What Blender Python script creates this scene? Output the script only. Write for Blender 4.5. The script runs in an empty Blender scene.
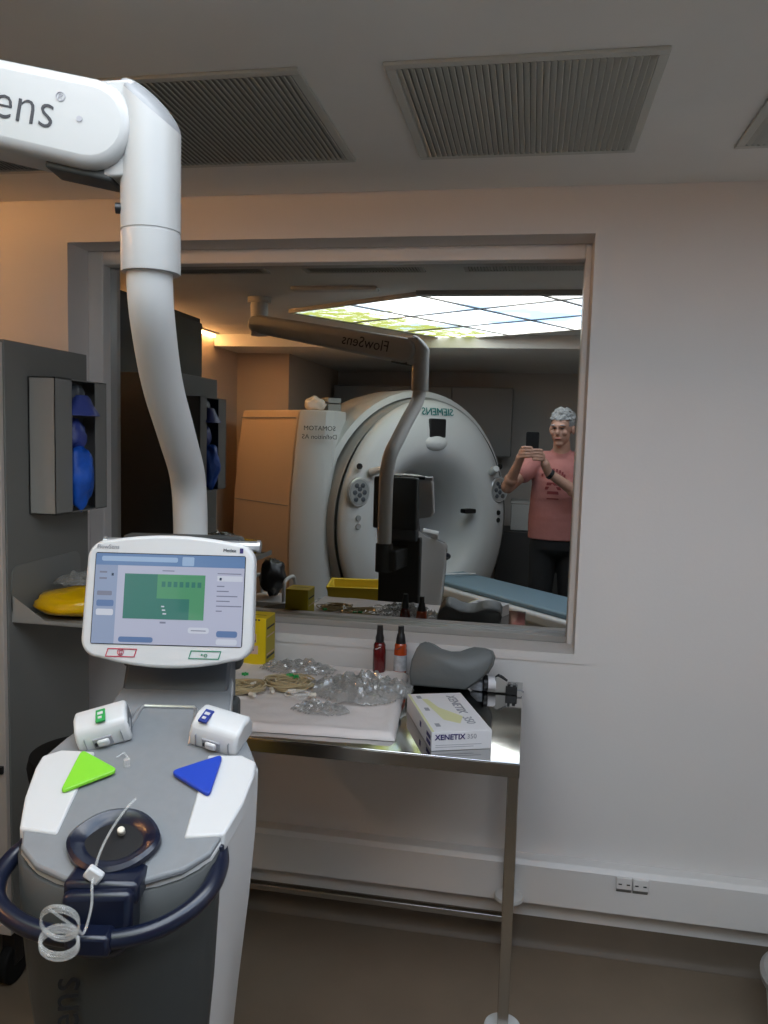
import bpy, bmesh, math, random
from mathutils import Vector, Matrix, Euler, noise
random.seed(7)
C = bpy.context.scene.collection
R = math.radians
# ------------------------------------------------------------------ camera
cam_d = bpy.data.cameras.new('camera'); cam = bpy.data.objects.new('camera', cam_d); C.objects.link(cam)
cam_d.sensor_fit = 'VERTICAL'; cam_d.sensor_height = 24.0
cam_d.lens = 24.0 * 800 / 1024
cam_d.clip_start = 0.003
xr = Vector((0.98309, 0.04390, -0.17784)); yn = Vector((0.18119, -0.08815, 0.97949)); up = Vector((0.02739, -0.99514, -0.09463))
# rows: world X, Y, Z in (right, down, forward) camera coordinates
M3 = Matrix((( xr[0], -xr[1], -xr[2]), (yn[0], -yn[1], -yn[2]), (up[0], -up[1], -up[2])))
cam.matrix_world = Matrix.Translation((0, -2.5, 1.62)) @ M3.to_4x4()
bpy.context.scene.camera = cam
# ------------------------------------------------------------------ world, exposure
sc = bpy.context.scene
w = bpy.data.worlds.new('world'); sc.world = w; w.use_nodes = True
w.node_tree.nodes['Background'].inputs[0].default_value = (0.5, 0.6, 0.7, 1)
w.node_tree.nodes['Background'].inputs[1].default_value = 0.02
sc.view_settings.view_transform = 'Standard'
try: sc.view_settings.look = 'None'
except Exception: pass
sc.view_settings.gamma = 1.0
sc.view_settings.use_curve_mapping = False
sc.view_settings.exposure = 0.14
SKY_L = 8.0        # brightness of the backlit sky ceiling
LED_L = 64.0       # brightness of the warm cove strip
sc.cycles.max_bounces = 10; sc.cycles.diffuse_bounces = 6; sc.cycles.glossy_bounces = 6
sc.cycles.transparent_max_bounces = 16; sc.cycles.transmission_bounces = 8
sc.cycles.caustics_reflective = False; sc.cycles.caustics_refractive = False

# ------------------------------------------------------------------ materials
def mat(name, col, rough=0.5, metal=0.0, spec=0.5, emit=0.0, var=0.0, scale=20.0, bump=0.0, bscale=200.0, coat=0.0, trans=0.0, alpha=1.0, ecol=None):
    m = bpy.data.materials.new(name); m.use_nodes = True
    nt = m.node_tree; b = nt.nodes['Principled BSDF']
    b.inputs['Base Color'].default_value = (*col, 1); b.inputs['Roughness'].default_value = rough
    b.inputs['Metallic'].default_value = metal; b.inputs['Specular IOR Level'].default_value = spec
    b.inputs['Coat Weight'].default_value = coat; b.inputs['Transmission Weight'].default_value = trans
    b.inputs['Alpha'].default_value = alpha
    if emit:
        b.inputs['Emission Color'].default_value = (*(ecol or col), 1); b.inputs['Emission Strength'].default_value = emit
    if var or bump:
        tc = nt.nodes.new('ShaderNodeTexCoord')
    if var:
        n = nt.nodes.new('ShaderNodeTexNoise'); n.inputs['Scale'].default_value = scale; n.inputs['Detail'].default_value = 5
        nt.links.new(tc.outputs['Object'], n.inputs['Vector'])
        r = nt.nodes.new('ShaderNodeMapRange'); r.inputs['From Min'].default_value = 0.3; r.inputs['From Max'].default_value = 0.7
        r.inputs['To Min'].default_value = 1 - var; r.inputs['To Max'].default_value = 1 + var
        mx = nt.nodes.new('ShaderNodeVectorMath'); mx.operation = 'SCALE'; mx.inputs[0].default_value = col
        nt.links.new(n.outputs['Fac'], r.inputs['Value']); nt.links.new(r.outputs['Result'], mx.inputs['Scale'])
        nt.links.new(mx.outputs['Vector'], b.inputs['Base Color'])
    if bump:
        n2 = nt.nodes.new('ShaderNodeTexNoise'); n2.inputs['Scale'].default_value = bscale; n2.inputs['Detail'].default_value = 4
        nt.links.new(tc.outputs['Object'], n2.inputs['Vector'])
        bp = nt.nodes.new('ShaderNodeBump'); bp.inputs['Strength'].default_value = bump; bp.inputs['Distance'].default_value = 0.01
        nt.links.new(n2.outputs['Fac'], bp.inputs['Height']); nt.links.new(bp.outputs['Normal'], b.inputs['Normal'])
    return m
M = {}
M['wall'] = mat('painted_wall', (0.68, 0.655, 0.635), 0.75, var=0.02, scale=2, bump=0.05, bscale=90)
M['wall_back'] = mat('painted_back_wall', (0.60, 0.58, 0.56), 0.8, var=0.02, scale=2)
M['wall_warm_lit'] = mat('side_wall_warm_light_tint', (0.62, 0.50, 0.40), 0.8, var=0.02, scale=2)  # orange tint puts the warm strip's light into the wall colour
M['ceil'] = mat('painted_ceiling', (0.76, 0.76, 0.73), 0.85, var=0.03, scale=3)
M['floor'] = mat('vinyl_floor', (0.175, 0.134, 0.094), 0.5, var=0.07, scale=6, bump=0.03, bscale=150)
M['cove'] = mat('vinyl_cove', (0.125, 0.098, 0.072), 0.5, var=0.06, scale=8)
M['trim'] = mat('white_gloss_trim', (0.70, 0.68, 0.66), 0.35)
M['frame'] = mat('painted_window_frame', (0.74, 0.72, 0.70), 0.4)
M['rail'] = mat('grey_metal_rail', (0.32, 0.31, 0.29), 0.45, metal=0.2)
M['white'] = mat('white_moulded_plastic', (0.60, 0.60, 0.595), 0.36, coat=0.1)
M['white_matt'] = mat('white_matt_plastic', (0.56, 0.56, 0.545), 0.5)
M['gantry'] = mat('gantry_white', (0.60, 0.615, 0.62), 0.4)
M['gantry_grey'] = mat('gantry_grey', (0.30, 0.31, 0.31), 0.5)
M['gantry_side'] = mat('gantry_white_warm_light_tint', (0.62, 0.48, 0.36), 0.45)  # white cover, coloured beige to carry the warm light falling on it
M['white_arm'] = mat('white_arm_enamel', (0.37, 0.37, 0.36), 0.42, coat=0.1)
M['grey'] = mat('satin_grey_plastic', (0.21, 0.22, 0.23), 0.42, var=0.03, scale=60)
M['dgrey'] = mat('dark_grey_plastic', (0.050, 0.053, 0.052), 0.5, spec=0.3)
M['slate'] = mat('slate_plastic', (0.075, 0.085, 0.10), 0.35)
M['navy'] = mat('navy_plastic', (0.004, 0.007, 0.022), 0.30, coat=0.2)
M['black'] = mat('black_plastic', (0.006, 0.006, 0.007), 0.4)
M['rubber'] = mat('black_rubber', (0.008, 0.008, 0.008), 0.7, spec=0.2)
M['chrome'] = mat('polished_steel', (0.55, 0.55, 0.54), 0.06, metal=1.0, bump=0.02, bscale=6)
M['steel'] = mat('brushed_steel', (0.45, 0.43, 0.40), 0.22, metal=1.0)
M['silver'] = mat('silver_plastic', (0.55, 0.56, 0.57), 0.28, metal=0.7)
M['green'] = mat('lime_green_plastic', (0.22, 0.62, 0.03), 0.4)
M['blue'] = mat('royal_blue_plastic', (0.012, 0.05, 0.42), 0.35)
M['lgreen'] = mat('green_label', (0.02, 0.32, 0.07), 0.5)
M['lblue'] = mat('blue_label', (0.012, 0.03, 0.22), 0.5)
M['ink'] = mat('dark_print', (0.02, 0.02, 0.025), 0.6)
M['inkb'] = mat('navy_print', (0.03, 0.02, 0.12), 0.6)
M['teal'] = mat('teal_print', (0.0, 0.17, 0.17), 0.6)
M['greyink'] = mat('grey_print', (0.30, 0.30, 0.32), 0.6)
M['redink'] = mat('red_print', (0.45, 0.02, 0.06), 0.6)
M['grnink'] = mat('green_print', (0.02, 0.22, 0.12), 0.6)
M['yellow'] = mat('yellow_card', (0.72, 0.53, 0.0), 0.5)
M['yellow_dull'] = mat('yellow_side_print', (0.42, 0.33, 0.01), 0.5)
M['ylab'] = mat('pale_pink_label', (0.62, 0.42, 0.36), 0.6)
M['ybin'] = mat('yellow_bin_plastic', (0.68, 0.50, 0.03), 0.45)
M['ybag'] = mat('yellow_plastic_pack', (0.80, 0.47, 0.0), 0.25, coat=0.4, bump=0.3, bscale=25)
M['red'] = mat('dark_red_bottle', (0.10, 0.004, 0.005), 0.18, coat=0.5)
M['orange'] = mat('orange_bottle', (0.42, 0.055, 0.01), 0.2, coat=0.5)
M['label'] = mat('grey_white_label', (0.42, 0.43, 0.45), 0.5, var=0.25, scale=70)
M['card'] = mat('white_card', (0.72, 0.70, 0.71), 0.5)
M['cardyellow'] = mat('pale_yellow_print', (0.66, 0.64, 0.35), 0.5)
M['foam'] = mat('grey_vinyl_foam', (0.115, 0.125, 0.125), 0.48, bump=0.08, bscale=60)
M['foam_edge'] = mat('grey_vinyl_edge', (0.15, 0.16, 0.16), 0.5)
M['cab'] = mat('grey_laminate', (0.165, 0.165, 0.155), 0.5)
M['cab_front'] = mat('pale_laminate', (0.50, 0.45, 0.41), 0.5)
M['disp'] = mat('light_grey_metal_box', (0.34, 0.33, 0.31), 0.45)
M['disp_side'] = mat('grey_metal', (0.20, 0.20, 0.19), 0.45)
M['bluegown'] = mat('blue_glove_film', (0.008, 0.10, 0.55), 0.4, var=0.25, scale=18, bump=0.4, bscale=30)
M['blueviolet'] = mat('lavender_blue_film', (0.04, 0.065, 0.28), 0.4, var=0.1, scale=18, bump=0.3, bscale=30)
M['paper'] = mat('white_absorbent_sheet', (0.74, 0.69, 0.66), 0.7, bump=0.25, bscale=30)
M['tube'] = mat('clear_tubing', (0.80, 0.80, 0.77), 0.12, trans=0.0, alpha=0.22, coat=0.6)
M['tube2'] = mat('yellowed_tubing', (0.55, 0.44, 0.25), 0.2, alpha=0.7, coat=0.5)
M['capw'] = mat('cream_cap', (0.72, 0.66, 0.55), 0.4)
M['pant'] = mat('black_trouser_cloth', (0.008, 0.008, 0.009), 0.85)
M['shirt'] = mat('salmon_shirt_cloth', (0.40, 0.155, 0.135), 0.85, var=0.06, scale=12, bump=0.3, bscale=18)
M['skin'] = mat('skin', (0.40, 0.22, 0.155), 0.55, var=0.06, scale=30)
M['hair'] = mat('grey_hair', (0.24, 0.24, 0.235), 0.7, var=0.35, scale=90, bump=0.4, bscale=60)
M['lip'] = mat('lip', (0.36, 0.12, 0.10), 0.5)
M['shoe'] = mat('dark_leather', (0.015, 0.012, 0.010), 0.4)
M['bluepad'] = mat('blue_grey_couch_pad', (0.17, 0.26, 0.32), 0.5)
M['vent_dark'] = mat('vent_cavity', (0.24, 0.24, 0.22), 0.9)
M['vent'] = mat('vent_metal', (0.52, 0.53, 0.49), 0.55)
M['darkcab'] = mat('dark_grey_locker', (0.05, 0.05, 0.05), 0.5)
M['bag'] = mat('white_plastic_bag', (0.78, 0.77, 0.74), 0.4, bump=0.3, bscale=30)

def mirror_glass():
    m = bpy.data.materials.new('reflective_control_room_glass'); m.use_nodes = True
    nt = m.node_tree; nt.nodes.clear()
    o = nt.nodes.new('ShaderNodeOutputMaterial'); g = nt.nodes.new('ShaderNodeBsdfGlossy')
    g.inputs['Color'].default_value = (0.49, 0.49, 0.47, 1); g.inputs['Roughness'].default_value = 0.0
    nt.links.new(g.outputs[0], o.inputs[0]); return m
M['mirror'] = mirror_glass()

M['film'] = mat('crumpled_clear_film', (0.42, 0.42, 0.40), 0.12, alpha=0.36, spec=1.0, coat=1.0)

def sky_panel():
    m = bpy.data.materials.new('backlit_sky_print'); m.use_nodes = True
    nt = m.node_tree; nt.nodes.clear(); N = nt.nodes.new; L = nt.links.new
    o = N('ShaderNodeOutputMaterial'); e = N('ShaderNodeEmission')
    tc = N('ShaderNodeTexCoord')
    n1 = N('ShaderNodeTexNoise'); n1.inputs['Scale'].default_value = 1.6; n1.inputs['Detail'].default_value = 6
    r1 = N('ShaderNodeValToRGB'); r1.color_ramp.elements[0].position = 0.40; r1.color_ramp.elements[0].color = (0.20, 0.30, 0.45, 1)
    r1.color_ramp.elements[1].position = 0.60; r1.color_ramp.elements[1].color = (0.95, 0.98, 1.0, 1)
    L(tc.outputs['Object'], n1.inputs['Vector']); L(n1.outputs['Fac'], r1.inputs['Fac'])
    # printed leaves towards the left edge (local x low) and the far edge (local y high)
    sp = N('ShaderNodeSeparateXYZ'); L(tc.outputs['Object'], sp.inputs[0])
    n2 = N('ShaderNodeTexNoise'); n2.inputs['Scale'].default_value = 9; n2.inputs['Detail'].default_value = 8; n2.inputs['Roughness'].default_value = 0.75
    L(tc.outputs['Object'], n2.inputs['Vector'])
    mr = N('ShaderNodeMapRange'); mr.inputs['From Min'].default_value = 0.05; mr.inputs['From Max'].default_value = 0.65; mr.inputs['To Min'].default_value = 0.10; mr.inputs['To Max'].default_value = -0.25
    L(sp.outputs['X'], mr.inputs['Value'])
    mr2 = N('ShaderNodeMapRange'); mr2.inputs['From Min'].default_value = 0.9; mr2.inputs['From Max'].default_value = 1.56; mr2.inputs['To Min'].default_value = -0.3; mr2.inputs['To Max'].default_value = 0.0
    L(sp.outputs['Z'], mr2.inputs['Value'])
    mxm = N('ShaderNodeMath'); mxm.operation = 'MAXIMUM'; L(mr.outputs[0], mxm.inputs[0]); L(mr2.outputs[0], mxm.inputs[1])
    ad = N('ShaderNodeMath'); ad.operation = 'ADD'; L(mxm.outputs[0], ad.inputs[0]); L(n2.outputs['Fac'], ad.inputs[1])
    th = N('ShaderNodeMapRange'); th.inputs['From Min'].default_value = 0.50; th.inputs['From Max'].default_value = 0.60; L(ad.outputs[0], th.inputs['Value'])
    mix = N('ShaderNodeMix'); mix.data_type = 'RGBA'; L(th.outputs[0], mix.inputs['Factor']); L(r1.outputs['Color'], mix.inputs['A'])
    mix.inputs['B'].default_value = (0.15, 0.17, 0.045, 1)
    L(mix.outputs['Result'], e.inputs['Color']); e.inputs['Strength'].default_value = SKY_L
    L(e.outputs[0], o.inputs[0]); return m
M['sky'] = sky_panel()
def emitm(name, col, s):
    m = bpy.data.materials.new(name); m.use_nodes = True; nt = m.node_tree; nt.nodes.clear()
    o = nt.nodes.new('ShaderNodeOutputMaterial'); e = nt.nodes.new('ShaderNodeEmission'); e.inputs[0].default_value = (*col, 1); e.inputs[1].default_value = s
    nt.links.new(e.outputs[0], o.inputs[0]); return m
M['led'] = emitm('warm_led', (1.0, 0.50, 0.18), LED_L)
def screenm(name, col, s=0.55):
    return mat(name, tuple(c * 0.3 for c in col), 0.15, emit=s, ecol=col, coat=0.5)
M['s_bg'] = screenm('screen_lilac', (0.42, 0.44, 0.56))
M['s_side'] = screenm('screen_blue_grey', (0.25, 0.31, 0.45))
M['s_bar'] = screenm('screen_bar_blue', (0.13, 0.22, 0.40))
M['s_bar2'] = screenm('screen_bar_pale', (0.30, 0.42, 0.60))
M['s_green'] = screenm('screen_green', (0.08, 0.27, 0.14))
M['s_teal'] = screenm('screen_teal', (0.04, 0.17, 0.14))
M['s_dark'] = screenm('screen_dark', (0.03, 0.05, 0.09))
M['s_btn'] = screenm('screen_button', (0.10, 0.17, 0.34))
M['s_line'] = screenm('screen_text_grey', (0.18, 0.19, 0.26))
M['s_pale'] = screenm('screen_pale', (0.55, 0.58, 0.66))

# ------------------------------------------------------------------ mesh builder
class MB:
    def __init__(s): s.v = []; s.f = []; s.m = []; s.mi = 0
    def add(s, vs, fs, T=None):
        b = len(s.v)
        for p in vs:
            p = Vector(p); s.v.append((T @ p) if T is not None else p)
        for f in fs: s.f.append([b + i for i in f]); s.m.append(s.mi)
        return s
    def box(s, x0, x1, y0, y1, z0, z1, T=None):
        vs = [(x, y, z) for z in (z0, z1) for y in (y0, y1) for x in (x0, x1)]
        return s.add(vs, [(0, 2, 3, 1), (4, 5, 7, 6), (0, 1, 5, 4), (2, 6, 7, 3), (0, 4, 6, 2), (1, 3, 7, 5)], T)
    def prism(s, pts, h0, h1, axis='z', T=None):
        # pts 2-D counter-clockwise, extruded along axis
        n = len(pts)
        def P(a, b, h): return {'z': (a, b, h), 'y': (a, h, b), 'x': (h, a, b)}[axis]
        vs = [P(a, b, h0) for a, b in pts] + [P(a, b, h1) for a, b in pts]
        fs = [list(range(n))[::-1], list(range(n, 2 * n))] + [(i, (i + 1) % n, n + (i + 1) % n, n + i) for i in range(n)]
        return s.add(vs, fs, T)
    def lathe(s, prof, n=32, T=None, caps=True):
        vs = []; fs = []
        for r, z in prof:
            for k in range(n): a = 2 * math.pi * k / n; vs.append((r * math.cos(a), r * math.sin(a), z))
        for i in range(len(prof) - 1):
            for k in range(n): fs.append((i * n + k, i * n + (k + 1) % n, (i + 1) * n + (k + 1) % n, (i + 1) * n + k))
        if caps: fs.append(list(range(n))[::-1]); fs.append([(len(prof) - 1) * n + k for k in range(n)])
        return s.add(vs, fs, T)
    def cyl(s, p0, p1, r0, r1=None, n=20):
        r1 = r0 if r1 is None else r1; p0 = Vector(p0); p1 = Vector(p1); d = p1 - p0
        T = Matrix.Translation(p0) @ d.to_track_quat('Z', 'Y').to_matrix().to_4x4()
        return s.lathe([(r0, 0), (r1, d.length)], n, T)
    def tube(s, pts, r, n=12, closed=False):
        pts = [Vector(p) for p in pts]; N_ = len(pts)
        rs = r if isinstance(r, (list, tuple)) else [r] * N_
        vs = []; ref = None
        for i, p in enumerate(pts):
            a = pts[(i - 1) % N_] if (i or closed) else p; b = pts[(i + 1) % N_] if (i < N_ - 1 or closed) else p
            d = (b - a).normalized()
            if ref is None:
                ref = d.orthogonal().normalized()
            ref = (ref - d * ref.dot(d)).normalized(); q = d.cross(ref)
            for k in range(n):
                t = 2 * math.pi * k / n; vs.append(p + (ref * math.cos(t) + q * math.sin(t)) * rs[i])
        fs = []
        for i in range(N_ if closed else N_ - 1):
            j = (i + 1) % N_
            for k in range(n): fs.append((i * n + k, i * n + (k + 1) % n, j * n + (k + 1) % n, j * n + k))
        if not closed: fs.append(list(range(n))[::-1]); fs.append([(N_ - 1) * n + k for k in range(n)])
        return s.add(vs, fs)
    def sphere(s, c, r, nu=20, nv=12, T=None):
        rx, ry, rz = r if isinstance(r, (tuple, list)) else (r, r, r); vs = []; fs = []
        for i in range(1, nv):
            t = math.pi * i / nv
            for k in range(nu): a = 2 * math.pi * k / nu; vs.append((c[0] + rx * math.sin(t) * math.cos(a), c[1] + ry * math.sin(t) * math.sin(a), c[2] - rz * math.cos(t)))
        for i in range(nv - 2):
            for k in range(nu): fs.append((i * nu + k, i * nu + (k + 1) % nu, (i + 1) * nu + (k + 1) % nu, (i + 1) * nu + k))
        b = len(vs); vs += [(c[0], c[1], c[2] - rz), (c[0], c[1], c[2] + rz)]
        for k in range(nu): fs.append((b, (k + 1) % nu, k)); o = (nv - 2) * nu; fs.append((b + 1, o + k, o + (k + 1) % nu))
        return s.add(vs, fs, T)
    def build(s, name, m, parent=None, bevel=0, seg=2, smooth=True, ang=35, sub=0):
        me = bpy.data.meshes.new(name); me.from_pydata([tuple(p) for p in s.v], [], s.f)
        ms = m if isinstance(m, (list, tuple)) else [m]
        for x in ms: me.materials.append(x)
        me.polygons.foreach_set('material_index', s.m)
        bm = bmesh.new(); bm.from_mesh(me); bmesh.ops.recalc_face_normals(bm, faces=bm.faces); bm.to_mesh(me); bm.free()
        if smooth:
            me.polygons.foreach_set('use_smooth', [True] * len(me.polygons)); me.set_sharp_from_angle(angle=R(ang))
        me.update()
        o = bpy.data.objects.new(name, me); C.objects.link(o)
        if parent is not None: o.parent = parent
        if bevel:
            b = o.modifiers.new('bevel', 'BEVEL'); b.width = bevel; b.segments = seg; b.limit_method = 'ANGLE'; b.angle_limit = R(40)
        if sub:
            b = o.modifiers.new('sub', 'SUBSURF'); b.levels = sub; b.render_levels = sub
        return o
def tag(o, label=None, cat=None, group=None, kind=None):
    if label: o['label'] = label
    if cat: o['category'] = cat
    if group: o['group'] = group
    if kind: o['kind'] = kind
    return o
def thing(name, label, cat, loc=(0, 0, 0), rz=0.0, group=None):
    o = bpy.data.objects.new(name, None); C.objects.link(o); o.location = loc; o.rotation_euler = (0, 0, rz); o.empty_display_size = 0.1
    return tag(o, label, cat, group)
def struct(o): o['kind'] = 'structure'; return o
def text(s, name, size, m, T, parent=None, align='CENTER', ext=0.0006, weight=0.0, sx=1.0):
    cu = bpy.data.curves.new(name, 'FONT'); cu.body = s; cu.size = size; cu.align_x = align; cu.align_y = 'CENTER'; cu.extrude = ext; cu.offset = weight
    cu.resolution_u = 3
    t = bpy.data.objects.new(name, cu); C.objects.link(t)
    dg = bpy.context.evaluated_depsgraph_get(); me = bpy.data.meshes.new_from_object(t.evaluated_get(dg)); C.objects.unlink(t); bpy.data.objects.remove(t)
    me.transform(T @ Matrix.Diagonal((sx, 1, 1, 1))); me.materials.clear(); me.materials.append(m)
    o = bpy.data.objects.new(name, me); C.objects.link(o)
    if parent is not None: o.parent = parent
    return o
def frameT(origin, x, y):
    x = Vector(x).normalized(); y = Vector(y); y = (y - x * y.dot(x)).normalized(); z = x.cross(y)
    m = Matrix((x, y, z)).transposed().to_4x4(); return Matrix.Translation(origin) @ m
def rrect(x0, x1, y0, y1, r, n=6):
    out = []
    for cx, cy, a0 in ((x1 - r, y0 + r, -90), (x1 - r, y1 - r, 0), (x0 + r, y1 - r, 90), (x0 + r, y0 + r, 180)):
        for k in range(n + 1): a = R(a0 + 90 * k / n); out.append((cx + r * math.cos(a), cy + r * math.sin(a)))
    return out
def smoothpath(pts, k=6):
    pts = [Vector(p) for p in pts]; out = []
    for i in range(len(pts) - 1):
        p0 = pts[max(i - 1, 0)]; p1 = pts[i]; p2 = pts[i + 1]; p3 = pts[min(i + 2, len(pts) - 1)]
        for j in range(k):
            t = j / k
            out.append(0.5 * ((2 * p1) + (p2 - p0) * t + (2 * p0 - 5 * p1 + 4 * p2 - p3) * t * t + (3 * p1 - p0 - 3 * p2 + p3) * t ** 3))
    out.append(pts[-1]); return out

# ================================================================== STRUCTURE
XL, XR, YB, ZC = -2.45, 1.75, -5.3, 2.37
struct(MB().box(XL - .1, XR + .1, YB - .1, .3, -.1, 0).build('floor', M['floor'], smooth=False))
# front wall with the window opening
ox0, ox1, oz0, oz1 = -1.549, 0.158, 0.962, 2.232
b = MB()
b.box(XL - .1, ox0, 0, .3, 0, 2.6); b.box(ox1, XR + .1, 0, .3, 0, 2.6); b.box(ox0, ox1, 0, .3, 0, oz0); b.box(ox0, ox1, 0, .3, oz1, 2.6)
struct(b.build('wall_front', M['wall'], smooth=False))
struct(MB().box(XL - .1, XL, YB - .1, 0, 0, 2.6).build('wall_left', M['wall_warm_lit'], smooth=False))
struct(MB().box(XR, XR + .1, YB - .1, 0, 0, 2.6).build('wall_right', M['wall'], smooth=False))
struct(MB().box(XL - .1, XR + .1, YB - .1, YB, 0, 2.6).build('wall_back', M['wall_back'], smooth=False))
struct(MB().box(XL, -2.0, YB, -3.6, 0, ZC).build('wall_return', M['wall_warm_lit'], smooth=False))
struct(MB().box(XL - .1, XR + .1, YB - .1, .3, ZC, ZC + .1).build('ceiling', M['ceil'], smooth=False))
struct(MB().box(XL, XR, YB, -3.1, 2.275, ZC).build('trim_1', M['ceil'], smooth=False, bevel=.004))   # lower bulkhead
# wall-mounted trunking, plinth and vinyl cove
b = MB(); b.prism([(0, .165), (-.055, .165), (-.055, .290), (-.045, .305), (0, .305)], XL, XR, 'x')
struct(b.build('trim_2', M['trim'], smooth=False, bevel=.003))
b = MB(); b.prism([(0, .10), (-.012, .10), (-.012, .163), (0, .163)], XL, XR, 'x')
struct(b.build('trim_3', M['trim'], smooth=False))
b = MB(); b.prism([(0, .0), (-.028, .0), (-.026, .005), (-.019, .012), (-.013, .028), (-.010, .06), (-.010, .098), (0, .10)], XL, XR, 'x')
struct(b.build('baseboard_front', M['cove'], ang=60))
# window: moulded frame, bottom rail, pane
gx0, gx1, gz0, gz1 = -1.492, 0.140, 0.985, 2.185
b = MB()
b.box(ox0, gx0, .12, .21, oz0, oz1); b.box(gx1, ox1, .12, .21, oz0, oz1); b.box(gx0, gx1, .12, .21, gz1, oz1)
fr = struct(b.build('window_1', M['frame'], smooth=False, bevel=.004))
rl = MB().box(gx0, gx1, .13, .21, oz0, gz0).build('bottom_rail', M['rail'], fr, bevel=.003)
pn = MB().box(gx0, gx1, .170, .178, gz0, gz1).build('pane', M['mirror'], fr, smooth=False)
pn['label'] = 'tinted control room glass reflecting the scanner room'
# thin raised architrave round the opening
b = MB()
for (a0, a1, c0, c1) in ((ox0 - .03, ox0, oz0 - .03, oz1 + .03), (ox1, ox1 + .03, oz0 - .03, oz1 + .03), (ox0, ox1, oz1, oz1 + .03), (ox0, ox1, oz0 - .03, oz0)):
    b.box(a0, a1, -.004, .0, c0, c1)
struct(b.build('trim_4', M['wall'], smooth=False))

# ================================================================== CEILING THINGS
vent_labels = {0: 'square ceiling air grille left of the middle, partly behind the white arm',
               1: 'square ceiling air grille centred above the window',
               2: 'square ceiling air grille cut off by the right edge',
               -1: 'square ceiling air grille seen below the white boom at top left'}
def make_vent():
    t = thing('ceiling_vent', '', 'vent')
    b = MB(); a, c = .278, .257
    b.box(-a, a, -a, -c, -.008, 0); b.box(-a, a, c, a, -.008, 0); b.box(-a, -c, -c, c, -.008, 0); b.box(c, a, -c, c, -.008, 0)
    b.build('frame', M['vent'], t, bevel=.002)
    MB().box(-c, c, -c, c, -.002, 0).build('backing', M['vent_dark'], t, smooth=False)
    b = MB(); n = 38
    for i in range(n):
        x = -c + (i + .5) * 2 * c / n
        b.prism([(x - .0062, -.0035), (x + .0050, -.0095), (x + .0062, -.0085), (x - .0050, -.0025)], -c, c, 'y')
    b.build('louvre', M['vent'], t, smooth=False); return t
v0 = make_vent()
def copy_tree(o, parent=None):
    c = o.copy(); C.objects.link(c); c.parent = parent
    for ch in list(o.children): copy_tree(ch, c)
    return c
for i, (k, x) in enumerate(((1, -.050), (0, -.784), (2, .746), (-1, -1.518))):
    o = v0 if i == 0 else copy_tree(v0)
    o.location = (x, -.565, ZC); o['label'] = vent_labels[k]; o['group'] = 'ceiling air grilles above the window'
# backlit sky ceiling, turned 33 degrees: local x along u, local z = along v, built flat under the ceiling
sky = thing('sky_ceiling_light', 'large backlit sky and leaves picture panel set askew in the ceiling, seen in the glass', 'ceiling light', (-1.28, -1.80, ZC), 0)
u = Vector((math.cos(R(33)), math.sin(R(33)), 0)); v = Vector((math.sin(R(33)), -math.cos(R(33)), 0))
YCUT = -1.37
def clip(poly, yc=YCUT):
    out = []
    for i in range(len(poly)):
        a, c = poly[i], poly[(i + 1) % len(poly)]
        if a.y <= yc: out.append(a)
        if (a.y <= yc) != (c.y <= yc):
            t = (yc - a.y) / (c.y - a.y); out.append(a + (c - a) * t)
    return out
base = Vector((-1.28, -1.80, 0))
us = [-.24, .283, .805, 1.327, 1.85, 2.372, 2.894]; vs_ = [-1.04, -.52, 0, .52, 1.04, 1.56]
for i in range(len(us) - 1):
    for j in range(len(vs_) - 1):
        g = .011
        cs = [(us[i] + g, vs_[j] + g), (us[i + 1] - g, vs_[j] + g), (us[i + 1] - g, vs_[j + 1] - g), (us[i] + g, vs_[j + 1] - g)]
        poly = clip([base + u * a + v * c for a, c in cs])
        if vs_[j] < -.1: continue
        if len(poly) < 3: continue
        cx = sum(p.x for p in poly) / len(poly)
        if max(p.x for p in poly) > 1.6: continue
        # mesh stored in (u, up, v) so the printed picture runs across all tiles
        n = len(poly); zz = (-.016, -.010)
        pts = []
        for z in zz:
            for p in poly:
                d = p - base; pts.append((d.dot(u), z, d.dot(v)))
        me = MB().add(pts, [list(range(n)), list(range(n, 2 * n))[::-1]] + [(q, (q + 1) % n, n + (q + 1) % n, n + q) for q in range(n)])
        o = me.build('diffuser', M['sky'], sky, smooth=False)
        o.matrix_local = Matrix((u, Vector((0, 0, 1)), v)).transposed().to_4x4()
b = MB()
def bar(a, c, wd=.022):
    d = (c - a).normalized(); q = Vector((-d.y, d.x, 0)) * wd / 2
    # clip the centre line
    if a.y > YCUT and c.y > YCUT: return
    if a.y > YCUT: a = a + (c - a) * ((YCUT - a.y) / (c.y - a.y))
    if c.y > YCUT: c = c + (a - c) * ((YCUT - c.y) / (a.y - c.y))
    P = [a - q, c - q, c + q, a + q]; P = [p - base for p in P]
    b.prism([(p.x, p.y) for p in P], -.022, 0)
for a in us: bar(base + u * a, base + u * a + v * 1.56)
for c in vs_[2:]: bar(base + u * us[0] + v * c, base + u * us[-1] + v * c)
b.box(-.62 - base.x, 1.6 - base.x, YCUT - base.y - .01, YCUT - base.y + .05, -.022, 0)
b.build('frame', M['rail'], sky, smooth=False)
# warm cove strip along the left wall
cove = thing('cove_light', 'thin warm LED strip glowing along the top of the side wall, partly seen in the glass', 'light', (XL, -2.2, ZC))
MB().box(.004, .028, -.86, 2.1, -.030, -.012).build('light_strip', M['led'], cove, smooth=False)  # front stretch is unseen, added to light the front-left wall
MB().box(0, .05, -.88, 2.12, -.012, 0).build('housing', M['white_matt'], cove, smooth=False)
# white ceiling track of the arm
tr = MB().box(-1.25, -.80, -1.26, -1.185, 2.35, ZC).build('ceiling_track', M['white'], bevel=.006)
tag(tr, 'white ceiling-mounted track plate cut off at the top left corner', 'track')

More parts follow.
